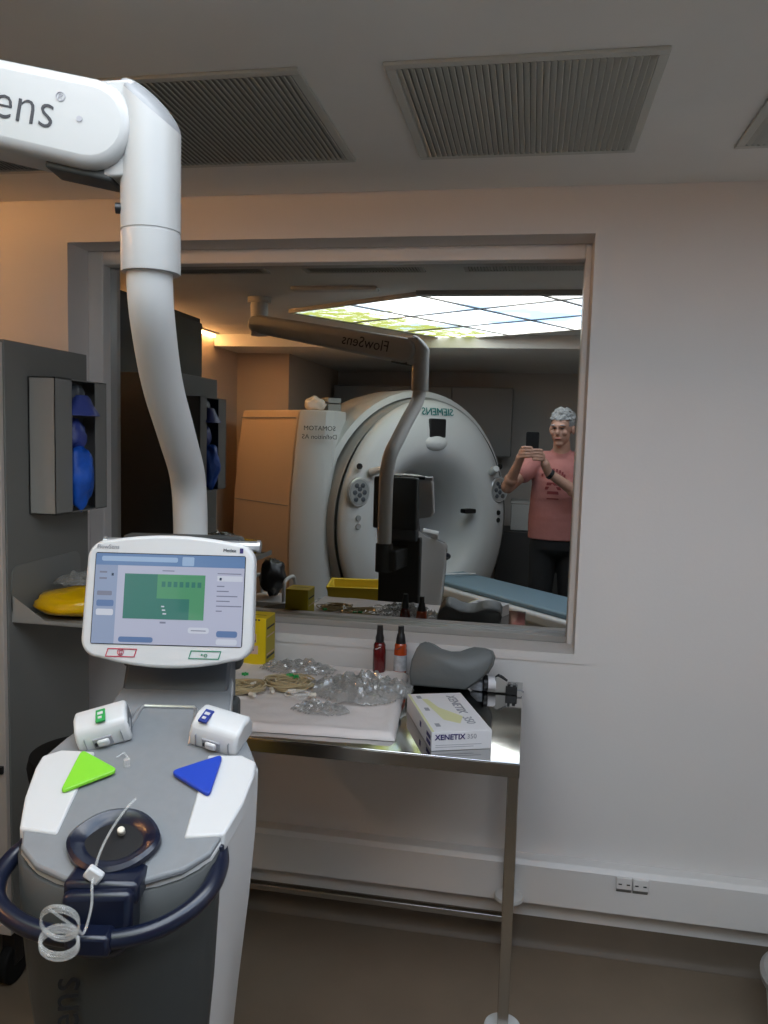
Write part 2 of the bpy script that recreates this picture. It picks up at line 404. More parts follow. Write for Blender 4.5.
# ================================================================== INJECTOR
IO = Vector((-.62, -1.2, 0)); ITH = R(10)
inj = thing('contrast_injector', 'ceiling-hung white and grey contrast injector with touch screen, navy handle and long white arm', 'medical injector', IO, ITH)
IT = Matrix.Translation(IO) @ Matrix.Rotation(ITH, 4, 'Z'); IW = IT.inverted()
cx = .004
def zt(y): return 1.12 + .40 * y
def outline(k, hw_back=.098, hw_mid=.179, hw_front=.150, yb=.085, yf=-.328):
    r = [(-hw_back, yb), (-hw_back - .012, -.005), (-hw_mid + .022, -.075), (-hw_mid, -.12), (-hw_front - .012, -.20), (-hw_front, -.25)]
    for i in range(1, 8):
        a = math.pi * i / 8; r.append((-hw_front * math.cos(a), -.25 + (yf + .25) * math.sin(a)))
    r += [(hw_front, -.25), (hw_front + .012, -.20), (hw_mid, -.12), (hw_mid - .022, -.075), (hw_back + .012, -.005), (hw_back, yb)]
    return [(cx + x * k, y) for x, y in r]
rows = []
levels = [(0.0, 1.0, 1.0), (.02, 1.0, 1.0), (.10, .985, 1.0), (.22, .93, .97), (.36, .84, .92), (.50, .76, .86), (.62, .68, .80)]
b = MB(); vs = []; n0 = None
for dz, kx, ky in levels:
    ol = outline(kx); n0 = len(ol)
    for x, y in ol:
        yy = -.12 + (y + .12) * ky
        z = zt(y) - dz if dz < .3 else (zt(y) * (1 - (dz - .22) / .4) + 1.04 * ((dz - .22) / .4)) - dz
        vs.append((x, yy, z))
fs = []
for i in range(len(levels) - 1):
    for k in range(n0): fs.append((i * n0 + k, i * n0 + (k + 1) % n0, (i + 1) * n0 + (k + 1) % n0, (i + 1) * n0 + k))
fs.append(list(range(n0))); fs.append([(len(levels) - 1) * n0 + k for k in range(n0)][::-1])
b.add(vs, fs); b.build('body_shell', M['white'], inj, bevel=.004)
# dark front panel following the front of the shell
b = MB(); vs = []; cols = 13; rowsz = []
lv = [(.012, 1.0, 1.0), (.10, .985, 1.0), (.22, .93, .97), (.36, .84, .92), (.50, .76, .86), (.62, .68, .80)]
for dz, kx, ky in lv:
    for off in (0,):
        for i in range(cols):
            a = math.pi * (0.0 + i / (cols - 1)); x = -.150 * math.cos(a) * .985; y = -.25 + (-.328 + .25) * math.sin(a)
            if i in (0, cols - 1): y = -.235
            yy = -.12 + (y - .007 + .12) * ky
            z = zt(y) - dz if dz < .3 else (zt(y) * (1 - (dz - .22) / .4) + 1.04 * ((dz - .22) / .4)) - dz
            vs.append((cx + x * kx * .985, yy, z))
fs = [(r * cols + i, r * cols + i + 1, (r + 1) * cols + i + 1, (r + 1) * cols + i) for r in range(len(lv) - 1) for i in range(cols - 1)]
o = MB().add(vs, fs).build('front_panel', M['dgrey'], inj); sm = o.modifiers.new('s', 'SOLIDIFY'); sm.thickness = .008; sm.offset = 0
T = frameT((cx - .062, -.3375, .80), (0, .05, 1), (-1, -.12, 0))
text('FlowSens', 'lettering', .062, M['pant'], frameT((cx - .052, -.346, .745), (0.0, .06, 1), (-1, -.17, 0)), inj, sx=.95)
text('®', 'trademark', .022, M['ink'], frameT((cx - .068, -.346, .893), (0, .06, 1), (-1, -.17, 0)), inj)
# deck
def deckpoly(pts, m, name, d0, d1, bev=.002, parent=inj):
    n = len(pts); vs = [(x, y, zt(y) + d0) for x, y in pts] + [(x, y, zt(y) + d1) for x, y in pts]
    fs = [list(range(n))[::-1], list(range(n, 2 * n))] + [(i, (i + 1) % n, n + (i + 1) % n, n + i) for i in range(n)]
    return MB().add(vs, fs).build(name, m, parent, bevel=bev)
dk = [(x, y) for x, y in outline(1.0, hw_back=.096, hw_mid=.176, hw_front=.149, yf=-.334)]
deckpoly(dk, M['grey'], 'deck', -.004, .006, .003)
for s in (-1, 1):
    pts = [(cx + s * x, y) for x, y in ((.094, -.108), (.150, -.106), (.176, -.120), (.177, -.145), (.169, -.20), (.152, -.256), (.094, -.262))]
    deckpoly(pts, M['white'], 'side_cover', -.02, .0095, .003)
b = MB(); sh = [(-.058, -.075), (-.050, -.006), (-.044, .0), (.044, .0), (.050, -.006), (.058, -.085)]
b.tube([(cx - .0 + x, y, zt(y) + .008) for x, y in sh], .0035, 8); b.build('ridge', M['silver'], inj)
# rear column behind the display
MB().prism([(.020, 1.10), (.078, 1.205), (.100, 1.40), (.125, 1.40), (.125, 1.10)], cx - .100, cx + .095, 'x').build('column', M['slate'], inj, bevel=.006)
MB().box(cx - .110, cx + .110, .060, .100, .62, 1.12).build('rear_cover', M['dgrey'], inj, bevel=.008)
MB().box(cx - .125, cx + .105, .118, .160, 1.16, 1.42).build('rear_housing', M['dgrey'], inj, bevel=.01)
# injector heads
def head(x, y, yaw, lab, side, tilt):
    T = Matrix.Translation((x, y, zt(y) + .002)) @ Matrix.Scale(.87, 4) @ Matrix.Rotation(yaw, 4, 'Z') @ Matrix.Rotation(tilt, 4, 'Y') @ Matrix.Rotation(R(21), 4, 'X')
    b = MB()
    prof = [(-.038, 0), (.040, 0), (.043, .026), (.030, .050), (.0, .058), (-.028, .048), (-.038, .03)]
    b.prism(prof, -.050, .050, 'x', T)
    h = b.build('syringe_head', M['white'], inj, bevel=.006, seg=3)
    MB().box(-.018, .000, -.022, .012, .0, .0050, T @ Matrix.Translation((.012 if side < 0 else -.018, -.004, .0545)) ).build('colour_label', lab, h, bevel=.001)
    Tt = T @ Matrix.Translation((.012 if side < 0 else -.018, -.004, .0597))
    MB().box(-.013, -.006, -.016, -.010, 0, .001, Tt).box(-.014, -.004, -.004, .003, 0, .001, Tt).build('label_icon', M['white'], h, smooth=False)
    b = MB().box(-.020, .016, -.0415, -.034, .010, .030, T); b.build('grip_recess', M['greyink'], h, bevel=.001)
    b = MB().box(-.012, .010, -.047, -.036, .012, .027, T); b.build('lever', M['white'], h, bevel=.003)
    b = MB().box(-.017, -.012, -.0435, -.036, .015, .022, T); b.build('slot', M['black'], h)
    for q in (-.034, .034):
        MB().box(q - .0005, q + .0005, -.0415, -.034, .004, .034, T).build('seam', M['greyink'], h, smooth=False)
    xe = .0502 if side < 0 else -.0502
    MB().box(min(xe, xe - .004 * side * -1), max(xe, xe - .004 * side * -1), -.028, .026, .008, .040, T).build('side_window', M['slate'], h, smooth=False)
    MB().box(min(xe, xe + .0006 * -side), max(xe, xe + .0006 * -side), -.030, -.0, .022, .026, T).build('window_bar', M['white'], h, smooth=False)
    return h
head(cx - .090, -.062, R(14), M['lgreen'], -1, R(-14))
head(cx + .106, -.064, R(-13), M['lblue'], 1, R(10))
# coloured triangular plates
def tri(pts, m, name):
    # rounded triangle
    P = [Vector((a, c, 0)) for a, c in pts]; out = []
    for i in range(3):
        p, a, c = P[i], P[i - 1], P[(i + 1) % 3]
        d1 = (a - p).normalized() * .011; d2 = (c - p).normalized() * .011
        for k in range(5):
            t = k / 4; q = (p + d1) * (1 - t) ** 2 + p * 2 * t * (1 - t) + (p + d2) * t * t; out.append((q.x, q.y))
    return deckpoly(out, m, name, .011, .017, .0015)
g = tri([(-.110, -.113), (-.036, -.152), (-.112, -.198)], M['green'], 'green_plate'); g['label'] = 'lime green triangular plate'
g = tri([(.047, -.152), (.124, -.114), (.120, -.196)], M['blue'], 'blue_plate'); g['label'] = 'royal blue triangular plate'
b = MB(); b.lathe([(.006, 0), (.006, .012), (.003, .014)], 14, Matrix.Translation((-.028, -.135, zt(-.135) + .008)))
b.tube([(-.05, -.12, zt(-.12) + .01), (-.04, -.112, zt(-.112) + .012), (-.028, -.125, zt(-.125) + .012)], .0015, 6); b.build('luer_cap', M['tube'], inj)
# navy cup
TD = Matrix.Translation((cx - .004, -.276, zt(-.276) + .007)) @ Matrix.Rotation(math.atan(.40), 4, 'X')
b = MB(); n = 40
def ring(rx, ry, z): return [(rx * math.cos(2 * math.pi * k / n) * (1 + .10 * abs(math.cos(2 * math.pi * k / n)) ** 8), ry * math.sin(2 * math.pi * k / n), z) for k in range(n)]
rr = [(.058, .054, -.002), (.062, .058, .004), (.061, .057, .012), (.056, .051, .016), (.046, .040, .013), (.038, .033, .006), (.036, .031, .0045)]
vs = sum([ring(*q) for q in rr], []); fs = [(i * n + k, i * n + (k + 1) % n, (i + 1) * n + (k + 1) % n, (i + 1) * n + k) for i in range(len(rr) - 1) for k in range(n)]
fs.append(list(range(n))[::-1]); fs.append([(len(rr) - 1) * n + k for k in range(n)])
b.add(vs, fs, TD); b.build('bottle_cup', M['navy'], inj)
b = MB().add(sum([ring(a, c, z) for a, c, z in ((.040, .035, .0062), (.034, .026, .004))], []), [list(range(n))], TD); b.build('cup_shade_disc', M['black'], inj)  # flat black disc painted in for the shade inside the cup
b = MB(); pr = [(-.046, .995), (-.048, .935), (-.042, .912), (-.02, .902), (.016, .902), (.036, .912), (.044, .935), (.045, 1.000)]
b.prism([(cx + .004 + x * 1.05, z) for x, z in pr], -.372, -.318, 'y'); b.build('cup_bracket', M['navy'], inj, bevel=.010, seg=3)
b = MB(); b.box(cx - .048, cx + .056, -.358, -.300, .972, 1.006); b.build('cup_lip', M['navy'], inj, bevel=.008)
# handle
hp = smoothpath([(cx - .140, -.232, .992), (cx - .160, -.262, .980), (cx - .164, -.300, .966), (cx - .146, -.335, .954), (cx - .10, -.362, .942), (cx - .045, -.376, .936), (cx + .02, -.380, .935), (cx + .075, -.370, .942), (cx + .118, -.346, .955), (cx + .143, -.312, .970), (cx + .149, -.272, .983), (cx + .140, -.235, .992)], 6)
hp = [p + Vector((0, 0, .004)) for p in hp]
b = MB().tube(hp, .0130, 16); b.build('handle', M['navy'], inj)
for s in (-1, 1):
    MB().box(cx + s * .140 - .012, cx + s * .140 + .012, -.262, -.225, .975, 1.012).build('handle_mount', M['navy'], inj, bevel=.004)
b = MB().box(cx - .03, cx + .03, -.400, -.36, .925, .955); b.build('handle_bracket', M['navy'], inj, bevel=.006)
# display, given in world coordinates then carried into the injector's frame
DO = Vector((-.641, -1.1675, 1.316)); DX = Vector((1, 0, 0)); DU = Vector((0, .045, .219)).normalized()
DT = frameT((.002, .0, 1.321), (1, 0, 0), (0, .2, 1))   # squared up with the body
W2, H2 = .150, .104
ol = rrect(-W2, W2, -H2, H2, .034, 7); ol = [(x * (1.0 - .012 * (y / H2)), y ) for x, y in ol]
def dens(pts, y0):
    out = []
    for i, p in enumerate(pts):
        q = pts[(i + 1) % len(pts)]; out.append(p)
        if abs(q[0] - p[0]) > .1:
            for k in range(1, 8):
                t = k / 8; x = p[0] + (q[0] - p[0]) * t; y = p[1] + (q[1] - p[1]) * t
                out.append((x, y - (.015 * (1 - (2 * t - 1) ** 2) if y < 0 else -.011 * (1 - (2 * t - 1) ** 2))))
    return out
ol = dens(ol, 0)
disp = MB().prism(ol, -.032, 0, 'z', DT).build('display', M['white'], inj, bevel=.006, seg=3)
SX0, SX1, SY0, SY1 = -.132, .132, -.078, .080
MB().prism(rrect(SX0 - .0015, SX1 + .0015, SY0 - .0015, SY1 + .0015, .004), -.001, .0006, 'z', DT).build('screen_surround', M['black'], disp, smooth=False)
mats = [M['s_bg'], M['s_side'], M['s_bar'], M['s_bar2'], M['s_green'], M['s_teal'], M['s_dark'], M['s_btn'], M['s_line'], M['s_pale']]
sb = MB()
def sr(mi, fx0, fx1, fy0, fy1, z, r=0.0):
    sb.mi = mi; W = SX1 - SX0; H = SY1 - SY0
    x0, x1 = SX0 + fx0 * W, SX0 + fx1 * W; y0, y1 = SY1 - fy1 * H, SY1 - fy0 * H
    pts = rrect(x0, x1, y0, y1, r, 4) if r else [(x0, y0), (x1, y0), (x1, y1), (x0, y1)]
    sb.add([(x, y, z) for x, y in pts], [list(range(len(pts)))], DT)
sr(0, 0, 1, 0, 1, .0010)
sr(1, 0, .15, .13, 1, .0013); sr(2, 0, 1, 0, .13, .0013); sr(3, .04, .55, .03, .085, .0016, .003); sr(3, .58, .66, .02, .12, .0016, .002)
sr(5, .20, .74, .22, .72, .0013); sr(4, .42, .74, .22, .72, .0015); sr(5, .42, .64, .49, .72, .0017)
for i in range(7): sr(5, .45 + .04 * i, .475 + .04 * i, .30, .36, .0017)
for k, yy in enumerate((.57, .61, .65)): sr(9, .455 + .006 * k, .475 + .008 * k, yy, yy + .015, .0019)
sr(8, .45, .53, .175, .185, .0013); sr(8, .45, .49, .745, .765, .0013)
sr(7, .02, .135, .52, .59, .0015, .003); sr(9, .02, .135, .62, .69, .0015, .003); sr(8, .02, .12, .42, .47, .0015, .002)
sr(8, .03, .08, .20, .22, .0015); sr(8, .03, .08, .27, .29, .0015); sr(6, .11, .125, .22, .25, .0015)
sr(8, .82, .98, .19, .20, .0013); sr(9, .82, .99, .22, .28, .0013); sr(6, .835, .85, .24, .27, .0015)
for i, wd in enumerate((.05, .08, .14, .09, .17, .04)): sr(8, .82, .82 + wd, .33 + .055 * i, .342 + .055 * i, .0013)
sr(7, .18, .41, .92, .98, .0013, .004); sr(7, .83, .97, .83, .90, .0013, .004); sr(9, .83, .97, .92, .985, .0013, .004); sr(9, .64, .78, .80, .865, .0013, .004); sr(8, .66, .76, .83, .84, .0015)
sb.build('screen', mats, disp, smooth=False)
def key(x0, x1, y0, y1, m, sign):
    b = MB(); p = [(x0, y0), (x1, y0), (x1 - .006 * (sign > 0) , y1), (x0 + .006 * (sign < 0), y1)]
    p = [(x0 + (.006 if sign < 0 else 0), y0 ), (x1, y0), (x1 - (.004 if sign > 0 else 0), y1), (x0 , y1)] if sign < 0 else [(x0, y0), (x1 - .004, y0), (x1, y1), (x0 + .004, y1)]
    n = 4; cxx = sum(q[0] for q in p) / 4; cyy = sum(q[1] for q in p) / 4
    inn = [(cxx + (q[0] - cxx) * .93, cyy + (q[1] - cyy) * .78) for q in p]
    b.add([(x, y, .0010) for x, y in p] + [(x, y, .0010) for x, y in inn], [(i, (i + 1) % 4, 4 + (i + 1) % 4, 4 + i) for i in range(4)], DT)
    return b.build('touch_key', m, disp, smooth=False)
key(-.106, -.050, -.101, -.086, M['redink'], 1); key(.040, .098, -.101, -.086, M['grnink'], 1)
text('©', 'key_symbol', .016, M['redink'], DT @ Matrix.Translation((-.079, -.0935, .001)), disp)
text('▸o', 'key_symbol', .013, M['grnink'], DT @ Matrix.Translation((.068, -.0935, .001)), disp)
text('FlowSens', 'lettering', .0105, M['greyink'], DT @ Matrix.Translation((-.112, .0915, .0005)), disp)
text('Medex', 'lettering', .0085, M['ink'], DT @ Matrix.Translation((.104, .0905, .0005)), disp)
MB().prism(rrect(.122, .128, .086, .095, .001), 0, .001, 'z', DT).build('brand_mark', M['inkb'], disp)
for s, (xa, xb) in ((-1, (-.128, -.05)), (1, (.070, .150))):
    q = MB().cyl(DT @ Vector((xa, .101, -.034)), DT @ Vector((xb, .101, -.034)), .0095, n=16).build('syringe_clamp', M['silver'], inj)
    e = xa if s < 0 else xb
    MB().cyl(DT @ Vector((e - .003, .101, -.034)), DT @ Vector((e + .003, .101, -.034)), .0115).build('end_cap', M['silver'], q)
    e2 = xb if s < 0 else xa
    MB().box(min(e2 - .012, e2 + .035 * -s * -1), max(e2 + .012, e2 + .045), .098, .114, -.050, -.030, DT).build('clamp_arm', M['black'], q, bevel=.004)
# arm: world coordinates
def wl(p): return IW @ Vector(p)
pole = smoothpath([wl(p) for p in ((-.587, -1.33, 1.90), (-.588, -1.33, 1.85), (-.598, -1.30, 1.79), (-.628, -1.205, 1.70), (-.651, -1.10, 1.615), (-.673, -1.00, 1.53), (-.682, -.965, 1.44), (-.684, -.96, 1.34), (-.684, -.96, 1.15), (-.684, -.96, .98))], 6)
MB().tube(pole, .0345, 28).build('support_tube', M['white_matt'], inj)
b = MB(); b.cyl(wl((-.684, -.96, .96)), wl((-.684, -.96, 1.10)), .042, n=28); b.build('tube_socket', M['dgrey'], inj, bevel=.004)
b = MB(); b.box(-.05, .05, .06, .27, .97, 1.07); b.build('mount_bracket', M['dgrey'], inj, bevel=.008)
# upright knuckle column with slanted cap
K = Vector((-.586, -1.33, 0)); n = 40; rk = .0445
b = MB(); vs = []; zs = [1.858, 1.864, 1.916, 1.9165, 1.9195, 1.920]
rads = [rk * .99, rk, rk, rk * .975, rk * .975, rk]
for z, r_ in zip(zs, rads):
    for k in range(n): a = 2 * math.pi * k / n; vs.append(wl((K.x + r_ * math.cos(a), K.y + r_ * math.sin(a), z)))
for k in range(n):
    a = 2 * math.pi * k / n; x = math.cos(a)
    vs.append(wl((K.x + rk * x, K.y + rk * math.sin(a), 2.100 - .036 * x)))
fs = [(i * n + k, i * n + (k + 1) % n, (i + 1) * n + (k + 1) % n, (i + 1) * n + k) for i in range(len(zs)) for k in range(n)]
fs.append(list(range(n))[::-1]); fs.append([len(zs) * n + k for k in range(n)])
kn = b.add(vs, fs).build('knuckle_column', M['white_arm'], inj)
# domed grey cap on the slanted top
b = MB(); vs = []; m_ = 8
for j in range(m_ + 1):
    t = math.pi / 2 * j / m_
    for k in range(n):
        a = 2 * math.pi * k / n; x = math.cos(a) * math.cos(t); y = math.sin(a) * math.cos(t)
        vs.append(wl((K.x + rk * .99 * x, K.y + rk * .99 * y, 2.100 - .036 * x + .024 * math.sin(t))))
fs = [(i * n + k, i * n + (k + 1) % n, (i + 1) * n + (k + 1) % n, (i + 1) * n + k) for i in range(m_) for k in range(n)]
MB().add(vs, fs).build('knuckle_cap', M['grey'], inj)
MB().box(-.066, -.012, -.036, .036, -.090, .048, IW @ Matrix.Translation((K.x, K.y, 2.082))).build('knuckle_fork', M['white_arm'], inj, bevel=.004)
MB().cyl(wl((K.x - .034, K.y - .020, 1.950)), wl((K.x - .045, K.y - .024, 1.950)), .008).build('set_screw', M['black'], inj)
# boom: runs from the knuckle up and away to the ceiling post
A = Vector((-.665, -1.340, 2.064)); B = Vector((-1.53, -1.515, 2.222)); bd = (B - A)
bx = Vector((bd.x, bd.y, bd.z)).normalized(); L = bd.length; bz = Vector((0, 0, 1)); bz = (bz - bx * bz.dot(bx)).normalized(); by = bz.cross(bx)
BT = IW @ Matrix.Translation(A) @ Matrix((bx, by, bz)).transposed().to_4x4()
pts = []
for k in range(13): a = R(90 + 180 * k / 12); pts.append((.064 * math.cos(a) , .064 * math.sin(a)))
pts += [(L, -.050)]; 
for k in range(1, 8): a = R(-90 + 180 * k / 8); pts.append((L + .050 * math.cos(a), .050 * math.sin(a)))
pts += [(L, .050)]
boom = MB().prism(pts, -.050, .050, 'y', BT).build('boom', M['white_arm'], inj, bevel=.016, seg=4)
# (the camera-side and window-side faces carry the name)
MB().box(-.040, .060, -.034, .030, -.072, -.05, BT).build('boom_underside', M['dgrey'], inj, bevel=.004)
fx = Vector((-bx.x, -bx.y, -bx.z))
def BW(p): return Vector(p)
sgn = 1 if (by.y < 0) else -1      # side facing the camera
# camera side: reads left to right towards the knuckle
side = by if by.y < 0 else -by
P0 = A + bx * .175 + side * .0505
text('FlowSens', 'lettering', .074, M['ink'], IW @ frameT(P0, -bx, bz), boom, sx=.92, weight=-.0009)
text('®', 'trademark', .019, M['greyink'], IW @ frameT(A + bx * .044 + side * .0505 + bz * .024, -bx, bz), boom)
P1 = A + bx * .215 - side * .0505
text('FlowSens', 'lettering', .079, M['ink'], IW @ frameT(P1, bx, bz), boom, sx=.92)
cc = A + bx * .012 + side * .0502; 
MB().cyl(wl(cc), wl(cc + side * .0012), .0042, n=16).build('screw_cover', M['greyink'], boom)
# post to the ceiling
px, py = B.x, B.y
b = MB().cyl(wl((px, py, 2.16)), wl((px, py, ZC)), .048, n=28); b.build('ceiling_post', M['white_matt'], inj, bevel=.004)
b = MB().cyl(wl((px, py, ZC - .03)), wl((px, py, ZC)), .065, n=32); b.build('ceiling_flange', M['white_matt'], inj, bevel=.004)
# disposable tubing coiled on the handle
tb = thing('tubing_coil', 'coiled clear patient line with white clamp hanging over the navy handle', 'tubing', IT @ Vector((-.03, -.405, .95)))
TI = Matrix.Translation(tb.location).inverted() @ IT
b = MB(); cp = []
for k in range(100):
    a = 2 * math.pi * k / 30; rr_ = .0305 + .0006 * math.sin(k * .7); q = k / 100
    rr_ *= .82; cp.append(TI @ Vector((-.026 + rr_ * math.cos(a), -.408 - .005 * math.sin(k * .21), .984 - .010 * q + rr_ * .95 * math.sin(a))))
b.tube(cp, .0015, 6)
cp = []
for k in range(90):
    a = 2 * math.pi * k / 30 + .5; q = k / 90
    cp.append(TI @ Vector((-.028 + .025 * math.cos(a), -.406 + .008 * math.sin(a), .958 - .014 * q + .013 * math.sin(a))))
b.tube(cp, .0022, 6); b.build('coil', M['tube'], tb)
ln = smoothpath([TI @ Vector(p) for p in ((.012, -.215, 1.058), (.004, -.235, 1.052), (-.004, -.275, 1.040), (-.006, -.320, 1.026), (-.001, -.360, 1.010), (.004, -.378, .985), (.002, -.400, .962), (-.006, -.406, .972), (-.040, -.410, 1.000))], 6)
MB().tube(ln, .0020, 8).build('line', M['tube'], tb)
MB().box(-.012, .012, -.006, .006, -.009, .009, TI @ Matrix.Translation((-.002, -.352, 1.014)) @ Matrix.Rotation(R(35), 4, 'Y')).build('clamp', M['white'], tb, bevel=.003)
b = MB(); b.cyl(TI @ Vector((.006, -.262, 1.026)), TI @ Vector((.008, -.272, 1.038)), .0055); b.build('connector', M['capw'], tb, bevel=.002)

# ================================================================== STEEL TABLE
TX0, TX1, TY0, TY1, TZ = -.935, .006, -.672, -.035, .87
tab = thing('steel_trolley_table', 'polished steel instrument table standing under the window', 'table', (TX0 + .5, -.35, 0))
o_ = -Vector(tab.location); TT = Matrix.Translation(o_)
b = MB().box(TX0, TX1, TY0, TY1, TZ - .006, TZ, TT).build('tabletop', M['chrome'], tab, bevel=.002)
b = MB()
b.box(TX0, TX1, TY0, TY0 + .003, TZ - .036, TZ - .004, TT).box(TX0, TX1, TY1 - .003, TY1, TZ - .036, TZ - .004, TT).box(TX0, TX0 + .003, TY0, TY1, TZ - .036, TZ - .004, TT).box(TX1 - .003, TX1, TY0, TY1, TZ - .036, TZ - .004, TT)
b.build('apron', M['steel'], tab, bevel=.001)
for x in (TX0 + .018, TX1 - .014):
    for y in (TY0 + .022, TY1 - .045):
        lg = MB().box(x - .0135, x + .0135, y - .0135, y + .0135, .07, TZ - .006, TT).build('leg', M['steel'], tab, bevel=.002)
        bm_ = MB().lathe([(.036, 0), (.044, .004), (.045, .010), (.043, .016), (.034, .020)], 32, TT @ Matrix.Translation((x, y, .185))).build('bumper_disc', M['white_matt'], lg)
        b = MB(); b.cyl(TT @ Vector((x - .010, y, .034)), TT @ Vector((x + .010, y, .034)), .034, n=24); b.build('caster', M['rubber'], lg, bevel=.004)
        MB().box(x - .015, x + .015, y - .012, y + .012, .03, .075, TT).build('caster_fork', M['steel'], lg, bevel=.003)
MB().box(TX0 + .02, TX1 - .03, TY1 - .055, TY1 - .033, .112, .132, TT).build('stretcher', M['steel'], tab, bevel=.002)
for x in (TX0 + .018,):
    MB().box(x - .01, x + .01, TY0 + .02, TY1 - .05, .112, .132, TT).build('stretcher', M['steel'], tab, bevel=.002)

# absorbent sheet with folded edges
def grid(nx, ny, f):
    vs = [f(i / nx, j / ny) for j in range(ny + 1) for i in range(nx + 1)]
    fs = [(j * (nx + 1) + i, j * (nx + 1) + i + 1, (j + 1) * (nx + 1) + i + 1, (j + 1) * (nx + 1) + i) for j in range(ny) for i in range(nx)]
    return vs, fs
c00, c10, c11, c01 = Vector((-.91, -.655, 0)), Vector((-.300, -.612, 0)), Vector((-.350, -.070, 0)), Vector((-.92, -.050, 0))
def sheet(uu, vv):
    p = (c00 * (1 - uu) + c10 * uu) * (1 - vv) + (c01 * (1 - uu) + c11 * uu) * vv
    e = min(uu, 1 - uu) * .62; e2 = min(vv, 1 - vv) * .55; ed = min(e, e2)
    h = .014 + .003 * noise.noise(p * 9) + .0035 * noise.noise(p * 22) * (1 if ed > .03 else .4)
    h += .004 * math.exp(-((ed - .02) / .012) ** 2)
    if ed < .010: h *= max(.18, ed / .010)
    p = p + Vector((.004 * noise.noise(Vector((uu * 9, vv * 9, 3))), .004 * noise.noise(Vector((uu * 9, vv * 9, 7))), 0))
    return (p.x, p.y, TZ + .0005 + h)
vs, fs = grid(90, 70, sheet)
n_ = 91
rim = [i for i in range(n_)] + [j * n_ + 90 for j in range(1, 71)] + [70 * n_ + i for i in range(89, -1, -1)] + [j * n_ for j in range(69, 0, -1)]
bvs = [(vs[i][0], vs[i][1], TZ + .0008) for i in rim]; o0 = len(vs)
fs2 = [(rim[k], o0 + k, o0 + (k + 1) % len(rim), rim[(k + 1) % len(rim)]) for k in range(len(rim))] + [[o0 + k for k in range(len(rim))][::-1]]
pad = MB().add(list(vs) + bvs, fs + fs2).build('absorbent_sheet', M['paper'], ang=80)
tag(pad, 'white absorbent sheet with thick folded edges spread on the steel table', 'sheet')
ZS = TZ + .017
# crumpled clear packaging
def crumple(name, label, cx_, cy_, rx, ry, h, seed, res=46):
    def f(uu, vv):
        a = (uu - .5) * 2; c = (vv - .5) * 2; r = math.sqrt(a * a + c * c)
        e = max(0, 1 - r ** 2.2)
        p = Vector((uu * 7 + seed, vv * 7, seed)); nz = abs(noise.noise(p * 1.1)) + .45 * abs(noise.noise(p * 2.6)) + .15 * noise.noise(p * 6)
        return (cx_ + a * rx * (1 + .12 * noise.noise(p)), cy_ + c * ry * (1 + .12 * noise.noise(p + Vector((5, 5, 5)))), ZS + .001 + h * (e ** .6) * (.25 + nz))
    vs, fs = grid(res, res, f)
    vs2 = []; keep = {}
    fs3 = []
    for q in fs:
        um = sum((i % (res + 1)) for i in q) / 4 / res; vm = sum((i // (res + 1)) for i in q) / 4 / res
        if (um - .5) ** 2 + (vm - .5) ** 2 < .235: fs3.append(q)
    o = MB().add(vs, fs3).build(name, M['film'], ang=18)
    bm = bmesh.new(); bm.from_mesh(o.data); bmesh.ops.delete(bm, geom=[v for v in bm.verts if not v.link_faces], context='VERTS'); bm.to_mesh(o.data); bm.free()
    s_ = o.modifiers.new('s', 'SOLIDIFY'); s_.thickness = .0006
    return tag(o, label, 'plastic packaging', 'crumpled clear packaging on the white sheet')
crumple('plastic_wrapper', 'largest crumpled clear wrapper, at the middle of the white sheet', -.455, -.305, .150, .125, .055, 1.3)
crumple('plastic_wrapper', 'narrow crumpled clear wrapper nearest the window wall on the sheet', -.685, -.150, .125, .060, .032, 4.1, 36)
crumple('plastic_wrapper', 'crumpled clear wrapper in front of the large one, towards the table edge', -.520, -.490, .080, .040, .026, 8.7, 34)
# yellowed tubing sets
def tubing(label, cx_, cy_, r, loops, m, seed, caps=(), clips=()):
    t = thing('infusion_line', label, 'tubing', (cx_, cy_, ZS + .004))
    random.seed(seed); pts = []
    N_ = loops * 14
    for k in range(N_):
        a = 2 * math.pi * k / 14; rr_ = r * (.75 + .25 * math.sin(k * .37 + seed))
        pts.append((rr_ * math.cos(a) * 1.25 + .010 * math.sin(k * .3), rr_ * math.sin(a) + .006 * math.cos(k * .23), .003 + .012 * k / N_ + .003 * math.sin(k)))
    MB().tube(smoothpath(pts, 3), .0030, 6).build('tube', m, t)
    for (x, y, a) in caps:
        MB().cyl((x, y, .006), (x + .022 * math.cos(a), y + .022 * math.sin(a), .007), .006, n=14).build('cap', M['capw'], t, bevel=.0015)
    for (x, y, a) in clips:
        q = Matrix.Translation((x, y, .016)) @ Matrix.Rotation(a, 4, 'Z')
        MB().box(-.010, .010, -.0025, .0025, -.004, .004, q).box(-.0025, .0025, -.009, .009, -.004, .004, q).build('clip', M['lgreen'], t, bevel=.001)
    return t
tubing('yellowish coiled line with two green clips, beside the largest wrapper', -.665, -.315, .062, 11, M['tube2'], 3, ((.02, -.07, .3), (-.02, -.085, 2.0)), ((-.01, .045, .4), (.012, .035, 1.2)))
tubing('tangled yellowish line with cream caps, nearest the touch screen', -.785, -.38, .055, 10, M['tube2'], 5, ((.045, -.055, -.5), (.02, .02, 1.0)), ((-.02, .085, .2),))
tubing('clear looped line lying at the front of the large wrapper', -.60, -.415, .028, 4, M['tube'], 8, ((.02, .01, .4),), ())

